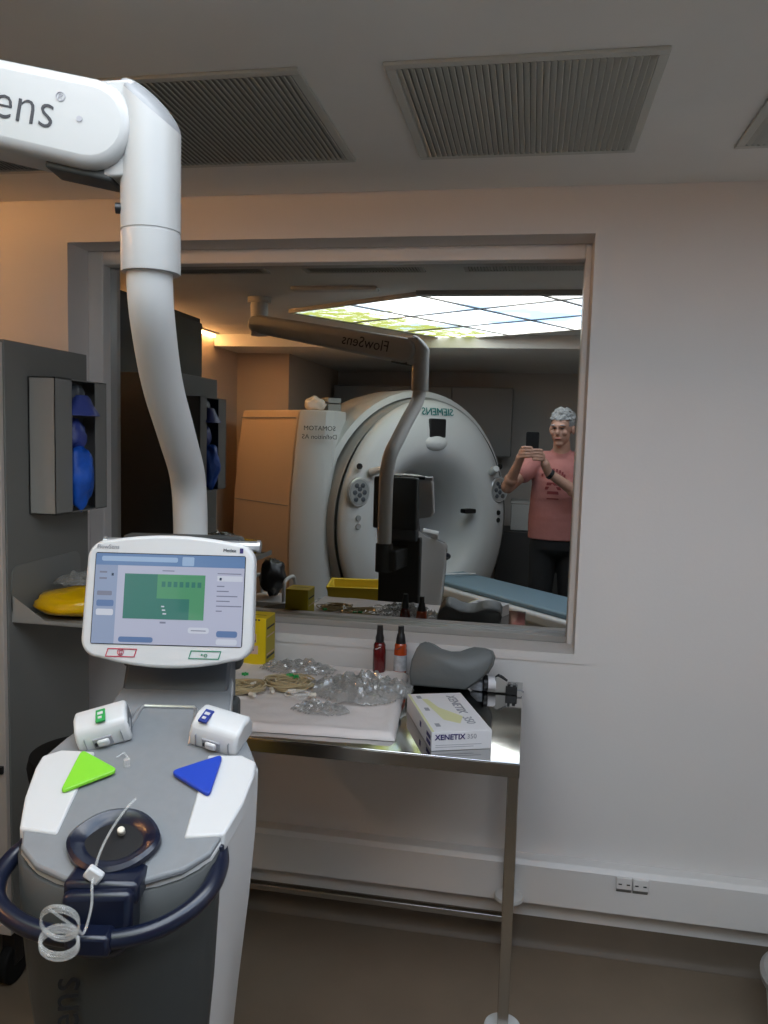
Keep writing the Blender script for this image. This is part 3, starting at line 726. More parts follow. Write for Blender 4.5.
# bottles
def bottle(name, label, x, y, mbody, lab=False):
    t = thing(name, label, 'bottle', (x, y, TZ + .012 if x < -.34 else TZ), 0, 'dropper bottles on the steel table')
    h = .150
    r = .0205
    bd_ = MB().lathe([(r * .92, 0), (r, .003), (r, .072), (r * .93, .078), (r * .93, .088), (r * .72, .096), (.011, .099)], 32).build('body', mbody, t)
    if lab: 
        MB().lathe([(r + .0005, .008), (r + .0005, .058)], 32, caps=False).build('paper_label', M['label'], bd_)
        MB().lathe([(r * .94, .060), (r * .97, .074)], 32, caps=False)
    MB().lathe([(.0135, .094), (.0135, .112), (.0105, .124), (.0105, .134), (.0088, .150)] if not lab else [(.0165, .090), (.0145, .108), (.0118, .122), (.0098, .126), (.0092, .148)], 24).build('cap', M['black'], t)
    b = MB(); pts = [(r * .95 * math.sin(a), -r * .99 * math.cos(a), .082 + .004 * math.sin(3 * a)) for a in [R(-30 + 6 * k) for k in range(9)]]
    b.tube(pts, .0012, 6); b.build('crescent_mark', M['card'] if not lab else M['ink'], bd_)
    return t
bottle('antiseptic_bottle', 'dark red bottle with a black dropper cap standing against the sill wall', -.440, -.088, M['red'])
bottle('antiseptic_bottle', 'orange bottle with grey-white paper label and black cap', -.376, -.072, M['orange'], True)

# yellow carton
yc = thing('yellow_carton', 'tall bright yellow carton standing behind the right edge of the touch screen', 'carton', (-.845, -.075, TZ + .013))
MB().box(-.045, .043, -.045, .05, 0, .152).build('carton', M['yellow'], yc, bevel=.0015)
MB().box(.0431, .0436, -.042, .047, .004, .148).build('side_print', M['yellow_dull'], yc, smooth=False)
for z0, z1 in ((.114, .120), (.088, .092), (.030, .034), (.018, .026)):
    MB().box(.0437, .0440, -.035, .040, z0, z1).build('print_line', M['ink'] if z1 - z0 > .005 else M['ylab'], yc, smooth=False)
MB().box(-.04, .018, -.0456, -.0451, .035, .062).build('pale_label', M['ylab'], yc, smooth=False)
MB().box(-.04, .012, -.0456, -.0451, .072, .100).build('pale_label', M['ylab'], yc, smooth=False)
MB().box(-.04, .010, -.0460, -.0457, .074, .080).build('print_line', M['inkb'], yc, smooth=False)
MB().box(-.04, .004, -.0460, -.0457, .046, .050).build('print_line', M['inkb'], yc, smooth=False)
for k in range(6): MB().box(-.038 + .011 * k, -.031 + .011 * k, -.0456, -.0451, .143, .148).build('print_block', M['ink'], yc, smooth=False)
MB().box(-.03, .03, -.004, .0, .1521, .1524).build('flap_seam', M['ink'], yc, smooth=False)

# contrast carton: corners on the table
xa, xb, xc = Vector((-.205, -.650, TZ)), Vector((-.064, -.597, TZ)), Vector((-.325, -.398, TZ))
ex = (xb - xa).normalized(); ey = Vector((-ex.y, ex.x, 0)); wX = (xb - xa).length; lX = .285
xt = thing('contrast_carton', 'flat white carton with XENETIX 350 lettering at the front edge of the steel table', 'carton', xa, math.atan2(ex.y, ex.x))
hX = .047
MB().box(0, wX, 0, lX, 0, hX).build('carton', M['card'], xt, bevel=.0012)
MB().box(.001, .007, .002, lX - .002, hX, hX + .0004).build('yellow_stripe', M['cardyellow'], xt, smooth=False)
b = MB(); b.add([(.05, .08, hX + .0004), (.085, .05, hX + .0004), (.105, .10, hX + .0004), (.06, .17, hX + .0004), (.045, .24, hX + .0004), (.030, .24, hX + .0004), (.04, .16, hX + .0004)], [list(range(7))]); b.build('yellow_swirl', M['cardyellow'], xt, smooth=False)
text('XENETIX', 'lettering', .0185, M['inkb'], frameT((.046, -.0006, hX - .014), (1, 0, 0), (0, 0, 1)), xt, weight=.0004)
text('350', 'lettering', .0165, M['greyink'], frameT((.100, -.0006, hX - .014), (1, 0, 0), (0, 0, 1)), xt)
text('XENETIX', 'lettering', .034, M['greyink'], frameT((.112, .190, hX + .0008), (0, -1, 0), (1, 0, 0)), xt)
text('350', 'lettering', .034, M['greyink'], frameT((.112, .070, hX + .0008), (0, -1, 0), (1, 0, 0)), xt)
for k in range(2): MB().box(.010, .125 - .02 * k, -.0005, 0, .0135 - .005 * k, .0145 - .005 * k).build('small_print', M['greyink'], xt, smooth=False)
for k, (x, y) in enumerate(((.020, .245), (.020, .15), (.020, .035))): MB().box(x, x + .012, y, y + .022, hX + .0001, hX + .0004).build('small_print', M['greyink'], xt, smooth=False)
MB().box(-.0006, 0, .01, .05, .008, .018).box(-.0006, 0, .01, .05, .024, .034).box(-.0006, 0, .11, .125, .018, .032).build('side_print', M['inkb'], xt, smooth=False)

# saddle shaped head support
hs = thing('head_support', 'dark grey padded saddle-shaped head support leaning beside the bottles', 'head support', (-.322, -.225, TZ))
prof = [(.0, .0), (-.006, .035), (-.002, .075), (.010, .108), (.020, .124), (.036, .131), (.054, .126), (.078, .113), (.110, .107), (.142, .110), (.162, .119), (.182, .126), (.212, .125), (.234, .119), (.241, .104), (.237, .080), (.222, .052), (.192, .022), (.165, .001), (.155, -.0)]
T = Matrix.Rotation(R(-17), 4, 'X')
n = len(prof); vs = []; fs = []
lay = [(-.0, .93), (.006, .985), (.018, 1.0), (.060, 1.0), (.078, .985), (.088, .93)]
for y, k in lay:
    for x, z in prof: vs.append(T @ Vector((.12 + (x - .12) * k, y, .062 + (z - .062) * k + .001)))
for i in range(len(lay) - 1):
    for k in range(n): fs.append((i * n + k, i * n + (k + 1) % n, (i + 1) * n + (k + 1) % n, (i + 1) * n + k))
fs.append(list(range(n))); fs.append([(len(lay) - 1) * n + k for k in range(n)][::-1])
zmin = min(p.z for p in vs)
vs = [Vector((p.x, p.y, p.z - zmin)) for p in vs]
MB().add(vs, fs).build('cushion', M['foam'], hs, ang=75)
b = MB(); b.tube([T @ Vector((.12 + (x - .12) * .99, .086, .062 + (z - .062) * .99 + .001)) - Vector((0, 0, zmin)) for x, z in prof[3:17]], .003, 6); b.build('piping', M['foam_edge'], hs)

# strap connector with white barrel
cb = thing('cable_connector', 'small black and white cable connector with clip at the far right table corner', 'connector', (-.104, -.150, TZ))
b = MB().cyl((.005, 0, .024), (.030, .002, .024), .0215, n=26); b.build('white_barrel', M['card'], cb, bevel=.002)
b = MB().cyl((-.008, -.002, .024), (.006, 0, .024), .0240, n=26); b.build('black_collar', M['black'], cb, bevel=.002)
b = MB().prism([(-.045, -.012), (-.008, -.016), (-.008, .016), (-.038, .012)], .002, .030, 'z'); b.build('grey_end', M['label'], cb, bevel=.003)
b = MB().prism([(.030, .003), (.062, .003), (.064, .034), (.036, .050), (.028, .046)], -.015, .012, 'y'); b.build('grey_wedge', M['disp'], cb, bevel=.002)
b = MB().tube([(.030, -.005, .044), (.038, -.005, .052), (.046, -.004, .048), (.062, -.002, .036)], .005, 8); b.build('black_strap', M['black'], cb)
b = MB().box(.060, .094, -.022, .008, .001, .026).box(.066, .074, -.026, .0, .026, .034).box(.080, .090, -.026, .0, .024, .032); b.build('black_clip', M['black'], cb, bevel=.002)
b = MB().tube([(.094, -.004, .012), (.105, -.004, .012), (.112, -.001, .006)], .003, 6); b.build('cable', M['greyink'], cb)

# ================================================================== SOCKETS, BUCKET
def socket(x, label):
    t = thing('socket_outlet', label, 'socket', (x, -.055, .252), 0, 'white data sockets in the wall trunking')
    MB().box(-.023, .023, -.012, 0, .004, .040).build('faceplate', M['trim'], t, bevel=.002)
    for s in (-1, 1): MB().box(s * .012 - .005, s * .012 + .005, -.0128, -.012, .018, .022).build('slot', M['ink'], t, smooth=False)
    MB().prism([(-.0122, .004), (-.001, -.010), (-.001, .004)], -.022, .022, 'x').build('dust_flap', M['disp_side'], t)
socket(.338, 'white data socket in the trunking, the one closer to the table leg')
socket(.387, 'white data socket in the trunking, the one farther from the table leg')
bk = thing('round_bin', 'small round white bin with grey rim cut off at the lower right corner', 'bin', (.850, -.290, 0))
MB().lathe([(.125, .0), (.135, .005), (.150, .13), (.155, .17)], 48).build('body', M['white_matt'], bk)
MB().lathe([(.155, .165), (.168, .168), (.170, .185), (.160, .195), (.148, .197), (.10, .20), (.0, .205)], 48, caps=False).build('rim_lid', M['rail'], bk)

# ================================================================== LEFT CABINET + DISPENSER + TRAY
CX, CY0, CY1 = -1.389, -.565, -.16
cab = thing('tall_cabinet', 'tall grey cabinet on casters with pale front at the left edge', 'cabinet', (CX - .3, -.36, 0))
CT = Matrix.Translation(-Vector(cab.location))
MB().box(CX - .55, CX, CY0, CY1, .215, 1.848, CT).build('body', M['cab'], cab, bevel=.002)
MB().box(CX - .545, CX - .004, CY0 - .016, CY0, .225, 1.84, CT).build('door', M['cab_front'], cab, bevel=.002)
MB().box(CX - .040, CX - .010, CY0 - .026, CY0 - .016, .66, .68, CT).build('latch', M['black'], cab)
MB().box(CX - .56, CX + .004, CY0 - .018, CY1, .185, .215, CT).build('plinth', M['cab_front'], cab, bevel=.002)
for x in (CX - .5, CX - .04):
    for y in (CY0 + .05, CY1 - .05):
        MB().cyl(CT @ Vector((x - .016, y, .06)), CT @ Vector((x + .016, y, .06)), .06, n=28).build('caster', M['rubber'], cab, bevel=.006)
        MB().box(x - .022, x + .022, y - .02, y + .02, .06, .19, CT).build('caster_fork', M['black'], cab, bevel=.004)
# dispenser
dp = thing('glove_dispenser', 'grey box dispenser with a slot of blue film on the cabinet side', 'dispenser', (CX + .001, -.33, 1.373))
D0, D1 = -.135, .14; H = .385; DD = .082
MB().box(0, DD, D0, D0 + .002, 0, H).build('front_face', M['disp'], dp, smooth=False)
MB().box(0, .004, D0, D1, 0, H).build('back_plate', M['disp_side'], dp, smooth=False)
MB().box(0, DD, D0, D1, 0, .003).box(0, DD, D0, D1, H - .003, H).box(0, DD, D1 - .002, D1, 0, H).build('case', M['disp_side'], dp, smooth=False)
b = MB(); b.box(DD - .002, DD, D0, D0 + .085, 0, H).box(DD - .002, DD, D1 - .065, D1, 0, H); b.build('slot_flap', M['disp_side'], dp, smooth=False)
def lump(name, m, c, r, seed, parent, amp=.25, sc_=6):
    b = MB().sphere((0, 0, 0), 1, 28, 18); vs = []
    for p in b.v:
        k = 1 + amp * noise.noise(p * 1.6 + Vector((seed, 0, 0))) + amp * .5 * noise.noise(p * sc_ / 1.5 + Vector((0, seed, 0)))
        vs.append(Vector((c[0] + p.x * r[0] * k, c[1] + p.y * r[1] * k, c[2] + p.z * r[2] * k)))
    b.v = vs; return b.build(name, m, parent, ang=180)
lump('blue_film', M['bluegown'], (.066, .010, .105), (.040, .056, .095), 2.0, dp)['label'] = 'bright blue crumpled film'
# peaked lavender fold in the upper slot
b = MB()
b.lathe([(.060, 0), (.058, .006), (.040, .030), (.028, .052), (.020, .060)], 28, Matrix.Translation((.070, .020, .282)) @ Matrix.Diagonal((.75, 1.15, 1, 1)))
b.build('blue_fold', M['blueviolet'], dp)
lump('blue_film', M['blueviolet'], (.045, .02, .225), (.030, .040, .050), 9.0, dp)
lump('blue_film', M['slate'], (.040, .02, .345), (.030, .040, .030), 5.0, dp)
# tray with pack
ty = thing('wall_tray', 'grey metal tray bracket fixed to the cabinet side under the dispenser', 'tray', (CX, -.38, 1.08))
b = MB(); b.box(0, .27, -.17, .17, 0, .003); b.build('shelf', M['disp'], ty, bevel=.001)
for y in (-.17, .167):
    MB().prism([(0, 0), (.27, 0), (.27, .010), (.10, .010), (.0, .075)] , y, y + .003, 'y').build('end_gusset', M['disp'], ty, smooth=False)
MB().prism(rrect(-.17, .17, 0, .155, .03), .0, .003, 'x').build('back_plate', M['disp_side'], ty, smooth=False)
MB().box(.267, .27, -.17, .17, .003, .02).build('lip', M['disp'], ty, smooth=False)
yp = lump('yellow_pack', M['ybag'], (CX + .135, -.43, 1.083 + .042), (.130, .11, .040), 3.3, None, .12)
tag(yp, 'glossy yellow plastic pack lying in the grey wall tray', 'pack')
fm = crumple('plastic_wrapper', 'clear crumpled film lying over the yellow pack in the tray', 0, 0, .075, .10, .03, 6.1, 30)
fm.location = (CX + .10, -.36, 1.135 - ZS + .034)
st = thing('black_stool', 'black round stool half hidden behind the left side of the injector', 'stool', (-1.09, -.70, 0))
MB().lathe([(.110, .735), (.126, .745), (.130, .775), (.124, .800), (.08, .812), (0, .814)], 40, caps=False).build('seat', M['rubber'], st)
MB().cyl((0, 0, .05), (0, 0, .75), .022).build('stem', M['steel'], st)
for k in range(5):
    a = 2 * math.pi * k / 5 + .3; f_ = MB().tube([(0, 0, .09), (.08 * math.cos(a), .08 * math.sin(a), .075), (.13 * math.cos(a), .13 * math.sin(a), .055)], .011).build('foot', M['black'], st)
    MB().cyl((.13 * math.cos(a) - .008, .13 * math.sin(a), .026), (.13 * math.cos(a) + .008, .13 * math.sin(a), .026), .026).build('caster', M['rubber'], f_)
# white plastic cart with a black bag, between the tall cabinet and the table
ca = thing('utility_cart', 'white plastic cart with looped handles before the dark locker, seen in the glass', 'cart', (-1.36, -1.30, 0))
for z in (.25, .70): MB().prism(rrect(-.115, .115, -.13, .13, .03), z, z + .025, 'z').build('shelf', M['white_matt'], ca, bevel=.004)
for x in (-.095, .095):
    for y in (-.11, .11): MB().cyl((x, y, .05), (x, y, .70), .010).build('leg', M['white_matt'], ca); 
    b = MB().tube(smoothpath([(x, -.10, .715), (x, -.098, .80), (x, -.06, .835), (x, .06, .835), (x, .098, .80), (x, .10, .715)], 6), .010); b.build('handle', M['white_matt'], ca)
for x in (-.095, .095):
    for y in (-.11, .11): MB().cyl((x - .01, y, .026), (x + .01, y, .026), .026).cyl((x, y, .03), (x, y, .06), .006).build('caster', M['rubber'], ca)
bg = lump('black_bag', M['black'], (0, 0, .10), (.066, .105, .095), 4.4, None, .30); bg.location = (-1.36, -1.30, .835)
zmin_ = min(v.co.z for v in bg.data.vertices); bg.location.z = .726 - zmin_
tag(bg, 'lumpy black bag lying on the white plastic cart, seen in the glass', 'bag')
# dark locker standing against the left wall, only seen in the glass
lk = thing('dark_locker', 'tall dark locker beside the cabinet, seen dimly in the glass', 'locker', (-2.2, -1.2, 0))
MB().box(-.24, .24, -.5, .58, .04, 2.28).build('body', M['darkcab'], lk, bevel=.004)
for y in (-.49, .02):
    d_ = MB().box(.24, .256, y, y + .555, .08, 2.25).build('door', M['darkcab'], lk, bevel=.003)
    MB().box(.256, .275, y + .05, y + .065, 1.0, 1.15).build('handle', M['steel'], d_, bevel=.003)

# ================================================================== CT SCANNER
G0 = Vector((-.70, -3.16, 0)); gt = math.atan2(-.69, .72)   # local x = tangent, local y = front normal
GZ = .97
ct = thing('ct_scanner', 'large white CT scanner with a round bore, reflected in the window glass', 'CT scanner', G0, gt)
# local: x tangent, y = along normal (+ towards couch), z up
def gprof():
    return [(.39, -.95), (.39, -.30), (.40, -.22), (.43, -.14), (.48, -.07), (.54, -.03), (.60, -.018), (.70, -.022), (.82, -.045), (.90, -.075), (.925, -.10), (.93, -.125)]
def gring(prof, sxo, n=96, sxi=1.0, r0=.45, r1=.93):
    vs = []; fs = []
    for r, y in prof:
        t = min(1, max(0, (r - r0) / (r1 - r0))); sx = sxi + (sxo - sxi) * t
        for k in range(n): a = 2 * math.pi * k / n; vs.append((r * sx * math.cos(a), y, GZ + r * math.sin(a)))
    for i in range(len(prof) - 1):
        for k in range(n): fs.append((i * n + k, (i + 1) * n + k, (i + 1) * n + (k + 1) % n, i * n + (k + 1) % n))
    return vs, fs
face = MB().add(*gring(gprof(), .84)).build('front_cover', M['gantry'], ct, ang=60)
MB().add(*gring([(.92, -.115), (.945, -.15), (.945, -.24), (.97, -.25)], .88, sxi=.88)).build('grey_band', M['gantry_grey'], ct)
MB().add(*gring([(.955, -.20), (1.0, -.215), (1.01, -.26), (1.01, -.60), (.99, -.80), (.95, -.95), (.39, -.95)], .90, sxi=.90)).build('ring_shell', M['gantry'], ct, ang=50)
bpy.context.view_layer.update()
for s in (-1,):
    vs = []; pl = [(-.78, -.16), (-.90, -.17), (-1.03, -.27), (-1.06, -.32)]
    pr2 = [(-.80, -.19), (-.88, -.19), (-1.02, -.28), (-1.045, -.33)]
    zl = [(.03, .97), (.35, 1.0), (.75, 1.015), (1.15, 1.005), (1.5, .98), (1.79, .945)]
    front = []
    for z, k in zl:
        for x, y in pr2 + [(-.6, -.33)]:
            kk = 1 + (k - 1) * min(1, max(0, (-x - .6) / .4)); front.append((-s * x * kk * -1 * -1 if False else (x * kk if s < 0 else -x * kk), y, z))
    n = 5; fs = [(i * n + k, i * n + (k + 1) % n, (i + 1) * n + (k + 1) % n, (i + 1) * n + k) for i in range(len(zl) - 1) for k in range(n)]
    fs += [list(range(n))[::-1], [(len(zl) - 1) * n + k for k in range(n)]]
    fw = MB().add(front, fs).build('flank_cover', M['gantry'], ct, bevel=.008)
    side_ = []
    pr3 = [(-.6, -.345), (-1.045, -.345), (-1.15, -1.10), (-.6, -1.10)]
    for z, k in zl:
        for x, y in pr3:
            kk = 1 + (k - 1) * min(1, max(0, (-x - .6) / .4)); side_.append((x * kk if s < 0 else -x * kk, y, z))
    n = 4; fs = [(i * n + k, i * n + (k + 1) % n, (i + 1) * n + (k + 1) % n, (i + 1) * n + k) for i in range(len(zl) - 1) for k in range(n)]
    fs += [list(range(n))[::-1], [(len(zl) - 1) * n + k for k in range(n)]]
    sc_ = MB().add(side_, fs).build('side_cover', M['gantry_side'], ct, bevel=.01)
    sc_['label'] = 'white rear side cover with the warm strip light in its colour'
    for z, k in ((1.10, 1.006), (1.735, .957)):
        MB().tube([(-1.047 * k, -.36, z), (-1.151 * k, -1.09, z)], .004, 6).build('seam', M['gantry_grey'], sc_)
T = frameT((-.965, -.212, 1.655), (.83, .56, 0), (0, 0, 1))
# name on the left flank
for i, (tx, z) in enumerate((('SOMATOM', 1.66), ('Definition AS', 1.60))):
    text(tx, 'lettering', .046, M['ink'], frameT((-.935, -.190, z), (-.83, -.56, 0) if False else (-.84, .54, 0), (0, 0, 1)) if False else frameT((-.895 - .008, -.193 + .010, z), Vector((-.14, -.09, 0)), (0, 0, 1)), ct, ext=.001)
text('SIEMENS', 'lettering', .080, M['teal'], frameT((.03, -.040, 1.81), (-1, 0, 0), (0, -.26, 1)), face, ext=.002)
MB().prism(rrect(-.055, .090, 1.62, 1.76, .01), -.04, -.010, 'y').build('gantry_display', M['black'], face, bevel=.004)
b = MB().lathe([(.115, -.02), (.110, .02), (.08, .045), (.04, .055), (0, .058)], 32, Matrix.Translation((.010, -.045, 1.578)) @ Matrix.Rotation(R(-90), 4, 'X') @ Matrix.Diagonal((1, .55, 1, 1)), caps=False); b.build('camera_hump', M['gantry'], face)
for s in (-1, 1):
    T = Matrix.Translation((s * .66, -.032, 1.215)) @ Matrix.Rotation(R(-90), 4, 'X')
    p_ = MB().lathe([(.092, -.01), (.092, .008), (.086, .014), (0, .015)], 36, T @ Matrix.Diagonal((1, 1.15, 1, 1)), caps=False).build('control_panel', M['silver'], face)
    b = MB()
    for (x, z) in ((-.03, .05), (.03, .05), (-.04, 0), (.04, 0), (-.025, -.05), (.025, -.05), (0, .02), (0, -.025)):
        b.lathe([(.017, .014), (.017, .020), (.012, .022)], 14, T @ Matrix.Translation((x, z, 0)))
    b.build('button', M['slate'], p_)
    MB().lathe([(.079, .0145), (.079, .0165)], 36, T @ Matrix.Diagonal((1, 1.15, 1, 1))).build('panel_face', M['gantry_grey'], p_)
    MB().lathe([(.022, 0), (.022, .010)], 18, Matrix.Translation((s * .66 , -.032, 1.40)) @ Matrix.Rotation(R(-90), 4, 'X')).build('lamp_button', M['black'], face)
    for z in (1.03, .97): MB().lathe([(.020, 0), (.020, .010)], 18, Matrix.Translation((s * .66, -.03, z)) @ Matrix.Rotation(R(-90), 4, 'X')).build('lamp_button', M['gantry_grey'] if s < 0 else M['black'], face)
    MB().cyl((s * .57 , -.02, 1.355), (s * .53, .08, 1.39), .032, .026).build('speaker_arm', M['gantry'], face, bevel=.006)
MB().prism(rrect(.33, .44, 1.03, 1.065, .012), -.10, -.04, 'y').build('bore_slot', M['black'], face)
MB().box(-.62, .62, -.9, -.12, 0, .12).build('base', M['gantry_grey'], ct, bevel=.01)
# bag on top of the flank
wb = lump('plastic_bag', M['bag'], (0, 0, .05), (.075, .06, .055), 1.1, None, .3); wb.location = G0 + Matrix.Rotation(gt, 3, 'Z') @ Vector((-.80, -.45, 1.79))
tag(wb, 'white crumpled plastic bag lying on the scanner flank, seen in the glass', 'bag')
gb = MB().box(-.055, .055, -.05, .05, 0, .055).box(-.055, .055, -.05, .05, .062, .10).build('grey_box', M['gantry_grey'], bevel=.003); gb.location = G0 + Matrix.Rotation(gt, 3, 'Z') @ Vector((-.66, -.45, 1.79)); gb.rotation_euler = (0, 0, gt)
tag(gb, 'small grey and white box beside the plastic bag on the scanner', 'box')
# couch
cou = thing('patient_couch', 'lowered scanner couch with a blue-grey pad in front of the bore, seen in the glass', 'couch', G0, gt)
b = MB(); pr_ = [(-.21, .60), (-.20, .575), (-.08, .545), (.08, .545), (.20, .575), (.21, .60), (.19, .60), (.08, .575), (-.08, .575), (-.19, .60)]
MB().box(-.235, .235, .10, 1.95, .50, .575).build('tabletop', M['gantry'], cou, bevel=.02, seg=3)
MB().box(-.20, .20, .12, 1.92, .575, .610).build('pad', M['bluepad'], cou, bevel=.012)
MB().box(-.215, .215, .35, 1.85, .36, .50).build('carriage', M['gantry'], cou, bevel=.02)
MB().box(-.16, .16, .55, 1.45, .05, .36).build('pedestal', M['gantry_grey'], cou, bevel=.02)
MB().box(-.20, .20, .45, 1.60, 0, .06).build('base_plate', M['gantry_grey'], cou, bevel=.015)
b = MB().tube([(-.20, .30, .62), (-.10, .28, .632), (.05, .32, .632), (.16, .31, .62)], .008); b.build('strap', M['gantry'], cou)

# yellow waste bin
wb_ = thing('waste_bin', 'open yellow plastic waste bin between the injector and scanner, seen in the glass', 'bin', (-1.03, -2.05, 0), R(-8))
vs = []
for z, a, c in ((.0, .13, .11), (.66, .19, .15), (.69, .20, .16), (.69, .185, .145), (.40, .155, .125)):
    vs += [(-a, -c, z), (a, -c, z), (a, c, z), (-a, c, z)]
fs = [(3, 2, 1, 0)] + [(i * 4 + k, i * 4 + (k + 1) % 4, (i + 1) * 4 + (k + 1) % 4, (i + 1) * 4 + k) for i in range(4) for k in range(4)] + [(16, 17, 18, 19)]
MB().add(vs, fs).build('bin_body', M['ybin'], wb_, bevel=.006)
# back wall cabinet run and grey equipment box behind the man
wc = thing('wall_cupboard', 'long dark grey wall cupboard high behind the scanner, seen in the glass', 'cupboard', (-.95, YB, 1.45))
MB().box(-1.0, .75, 0, .35, 0, .66).build('body', M['gantry_grey'], wc, bevel=.004)
for k in range(3): MB().box(-.99 + .583 * k, -.415 + .583 * k, .35, .366, .01, .65).build('door', M['gantry_grey'], wc, bevel=.003)
lc = thing('low_cabinet', 'low dark cabinet with a pale box top behind the man, seen in the glass', 'cabinet', (.02, -4.6, 0))
MB().box(-.3, .45, -.25, .25, 0, .80).build('body', M['darkcab'], lc, bevel=.004)
for k in range(2): MB().box(-.295 + .375 * k, .07 + .375 * k, .25, .266, .05, .78).build('door', M['darkcab'], lc, bevel=.003)
eb = MB().box(-.16, .16, -.14, .14, 0, .24).box(-.165, .165, -.145, .145, .24, .27).build('equipment_box', M['white_matt'], bevel=.008); eb.location = (.0, -4.6, .80)
tag(eb, 'white equipment box on the low dark cabinet behind the man', 'box')

# ================================================================== PERSON
man = thing('person', 'man in salmon t-shirt and black trousers photographing with a phone, reflected in the glass', 'person', (.205, -2.86, 0))
def union(name, build, m, parent, vox=.006, smooth=6):
    b = MB(); build(b)
    o = b.build(name, m)
    md = o.modifiers.new('r', 'REMESH'); md.mode = 'VOXEL'; md.voxel_size = vox; md.use_smooth_shade = True
    ms = o.modifiers.new('s', 'SMOOTH'); ms.iterations = smooth; ms.factor = .5
    dg = bpy.context.evaluated_depsgraph_get(); me = bpy.data.meshes.new_from_object(o.evaluated_get(dg))
    C.objects.unlink(o); bpy.data.objects.remove(o)
    me.polygons.foreach_set('use_smooth', [True] * len(me.polygons))
    me.materials.clear(); me.materials.append(m)
    p = bpy.data.objects.new(name, me); C.objects.link(p); p.parent = parent; return p
O_ = Vector((.205, -2.86, 0))
def W(x, y, z): return Vector((x, y, z)) - O_
def limb(b, a, c, r0, r1, flat=1.0):
    b.cyl(a, c, r0, r1, 20); b.sphere(a, r0, 16, 10); b.sphere(c, r1, 16, 10)
SH = {-1: W(.030, -2.865, 1.470), 1: W(.395, -2.865, 1.470)}
EL = {-1: W(-.150, -2.70, 1.295), 1: W(.360, -2.66, 1.245)}
WR = {-1: W(-.080, -2.570, 1.468), 1: W(.118, -2.585, 1.405)}
HD = {-1: W(-.062, -2.530, 1.535), 1: W(.066, -2.530, 1.520)}
HC = W(.200, -2.815, 1.700)   # head centre
yaw = Matrix.Translation(HC) @ Matrix.Rotation(R(20), 4, 'Z') @ Matrix.Rotation(R(-6), 4, 'X')
def body(b):
    # torso
    for c, r in (((.205, -2.865, 1.36), (.185, .115, .16)), ((.205, -2.86, 1.20), (.180, .125, .16)), ((.205, -2.86, 1.05), (.175, .125, .16)), ((.205, -2.865, .93), (.175, .125, .12))):
        b.sphere(W(*c), r, 24, 16)
    limb(b, SH[-1], SH[1], .068, .068)
    limb(b, W(.205, -2.868, 1.46), W(.203, -2.835, 1.60), .066, .058)
    # head: skull, jaw, face
    b.sphere((0, -.012, .030), (.076, .096, .092), 28, 18, yaw)
    b.sphere((0, .022, -.038), (.061, .070, .072), 24, 16, yaw)
    b.sphere((0, .060, -.092), (.030, .026, .024), 16, 10, yaw)         # chin
    b.sphere((0, .080, .030), (.052, .018, .016), 16, 10, yaw)          # brow
    b.sphere((0, .096, -.018), (.014, .020, .020), 14, 10, yaw)         # nose tip
    b.sphere((0, .088, .006), (.010, .015, .030), 14, 10, yaw)          # nose bridge
    b.sphere((0, .082, -.056), (.026, .014, .010), 14, 10, yaw)         # mouth
    for s in (-1, 1):
        b.sphere((s * .040, .070, -.018), (.022, .018, .020), 14, 10, yaw)
        b.sphere((s * .079, -.006, -.006), (.012, .020, .032), 14, 10, yaw)   # ear
    # arms
    for s in (-1, 1):
        limb(b, SH[s], EL[s], .056, .045); limb(b, EL[s], WR[s] , .045, .028)
        b.sphere(EL[s] + (WR[s] - EL[s]) * .3, .047, 16, 10)
        limb(b, WR[s], WR[s] + (HD[s] - WR[s]) * .5, .028, .030)
        # palm
        d = (HD[s] - WR[s]).normalized()
        for q in (.25, .6, .95): b.sphere(WR[s] + (HD[s] - WR[s]) * q + Vector((0, .0, 0)), (.023, .017, .034), 16, 10)
        # four fingers curling behind the phone (phone back faces the glass), thumb towards the face
        for k, (fz, ln_) in enumerate(((.034, .062), (.013, .070), (-.008, .066), (-.028, .052))):
            rt = HD[s] + Vector((0, .012, fz)); mid = rt + Vector((-s * .024, .016, .003)); tip = W(0, 0, 0) + Vector((0, 0, 0))
            xk = rt.x - s * ln_; tip = Vector((xk, rt.y + .018, rt.z + .002))
            limb(b, rt, mid, .0100, .0095); limb(b, mid, tip, .0095, .0085)
        tr_ = HD[s] + Vector((s * .006, -.012, -.004)); limb(b, WR[s] + (HD[s] - WR[s]) * .45, tr_, .014, .012); limb(b, tr_, tr_ + Vector((-s * .034, -.004, .022)), .0115, .009)
    # legs
    for s in (-1, 1):
        hip = W(.205 + s * .095, -2.87, .90); kn_ = W(.205 + s * .105, -2.85, .48); an = W(.205 + s * .11, -2.90, .10)
        limb(b, hip, kn_, .090, .060); limb(b, kn_, an, .060, .042); b.sphere(W(.205 + s * .112, -2.83, .05), (.042, .11, .036), 16, 10)
bodyo = union('body', body, M['skin'], man, .0048, 2)
def shirt(b):
    for c, r in (((.205, -2.865, 1.36), (.198, .132, .165)), ((.205, -2.86, 1.22), (.200, .142, .17)), ((.205, -2.86, 1.09), (.208, .146, .17))):
        b.sphere(W(*c), r, 28, 18)
    b.lathe([(.205, .935), (.208, 1.05), (.200, 1.2), (.19, 1.35)], 40, Matrix.Translation((0, 0, 0)) @ Matrix.Diagonal((1.0, .70, 1, 1)))
    limb(b, SH[-1], SH[1], .079, .079)
    limb(b, W(.205, -2.87, 1.47), W(.204, -2.862, 1.525), .085, .075)
    for s in (-1, 1): limb(b, SH[s], SH[s] + (EL[s] - SH[s]) * .45, .078, .072)
sh_ = union('shirt', shirt, M['shirt'], man, .0075, 5)
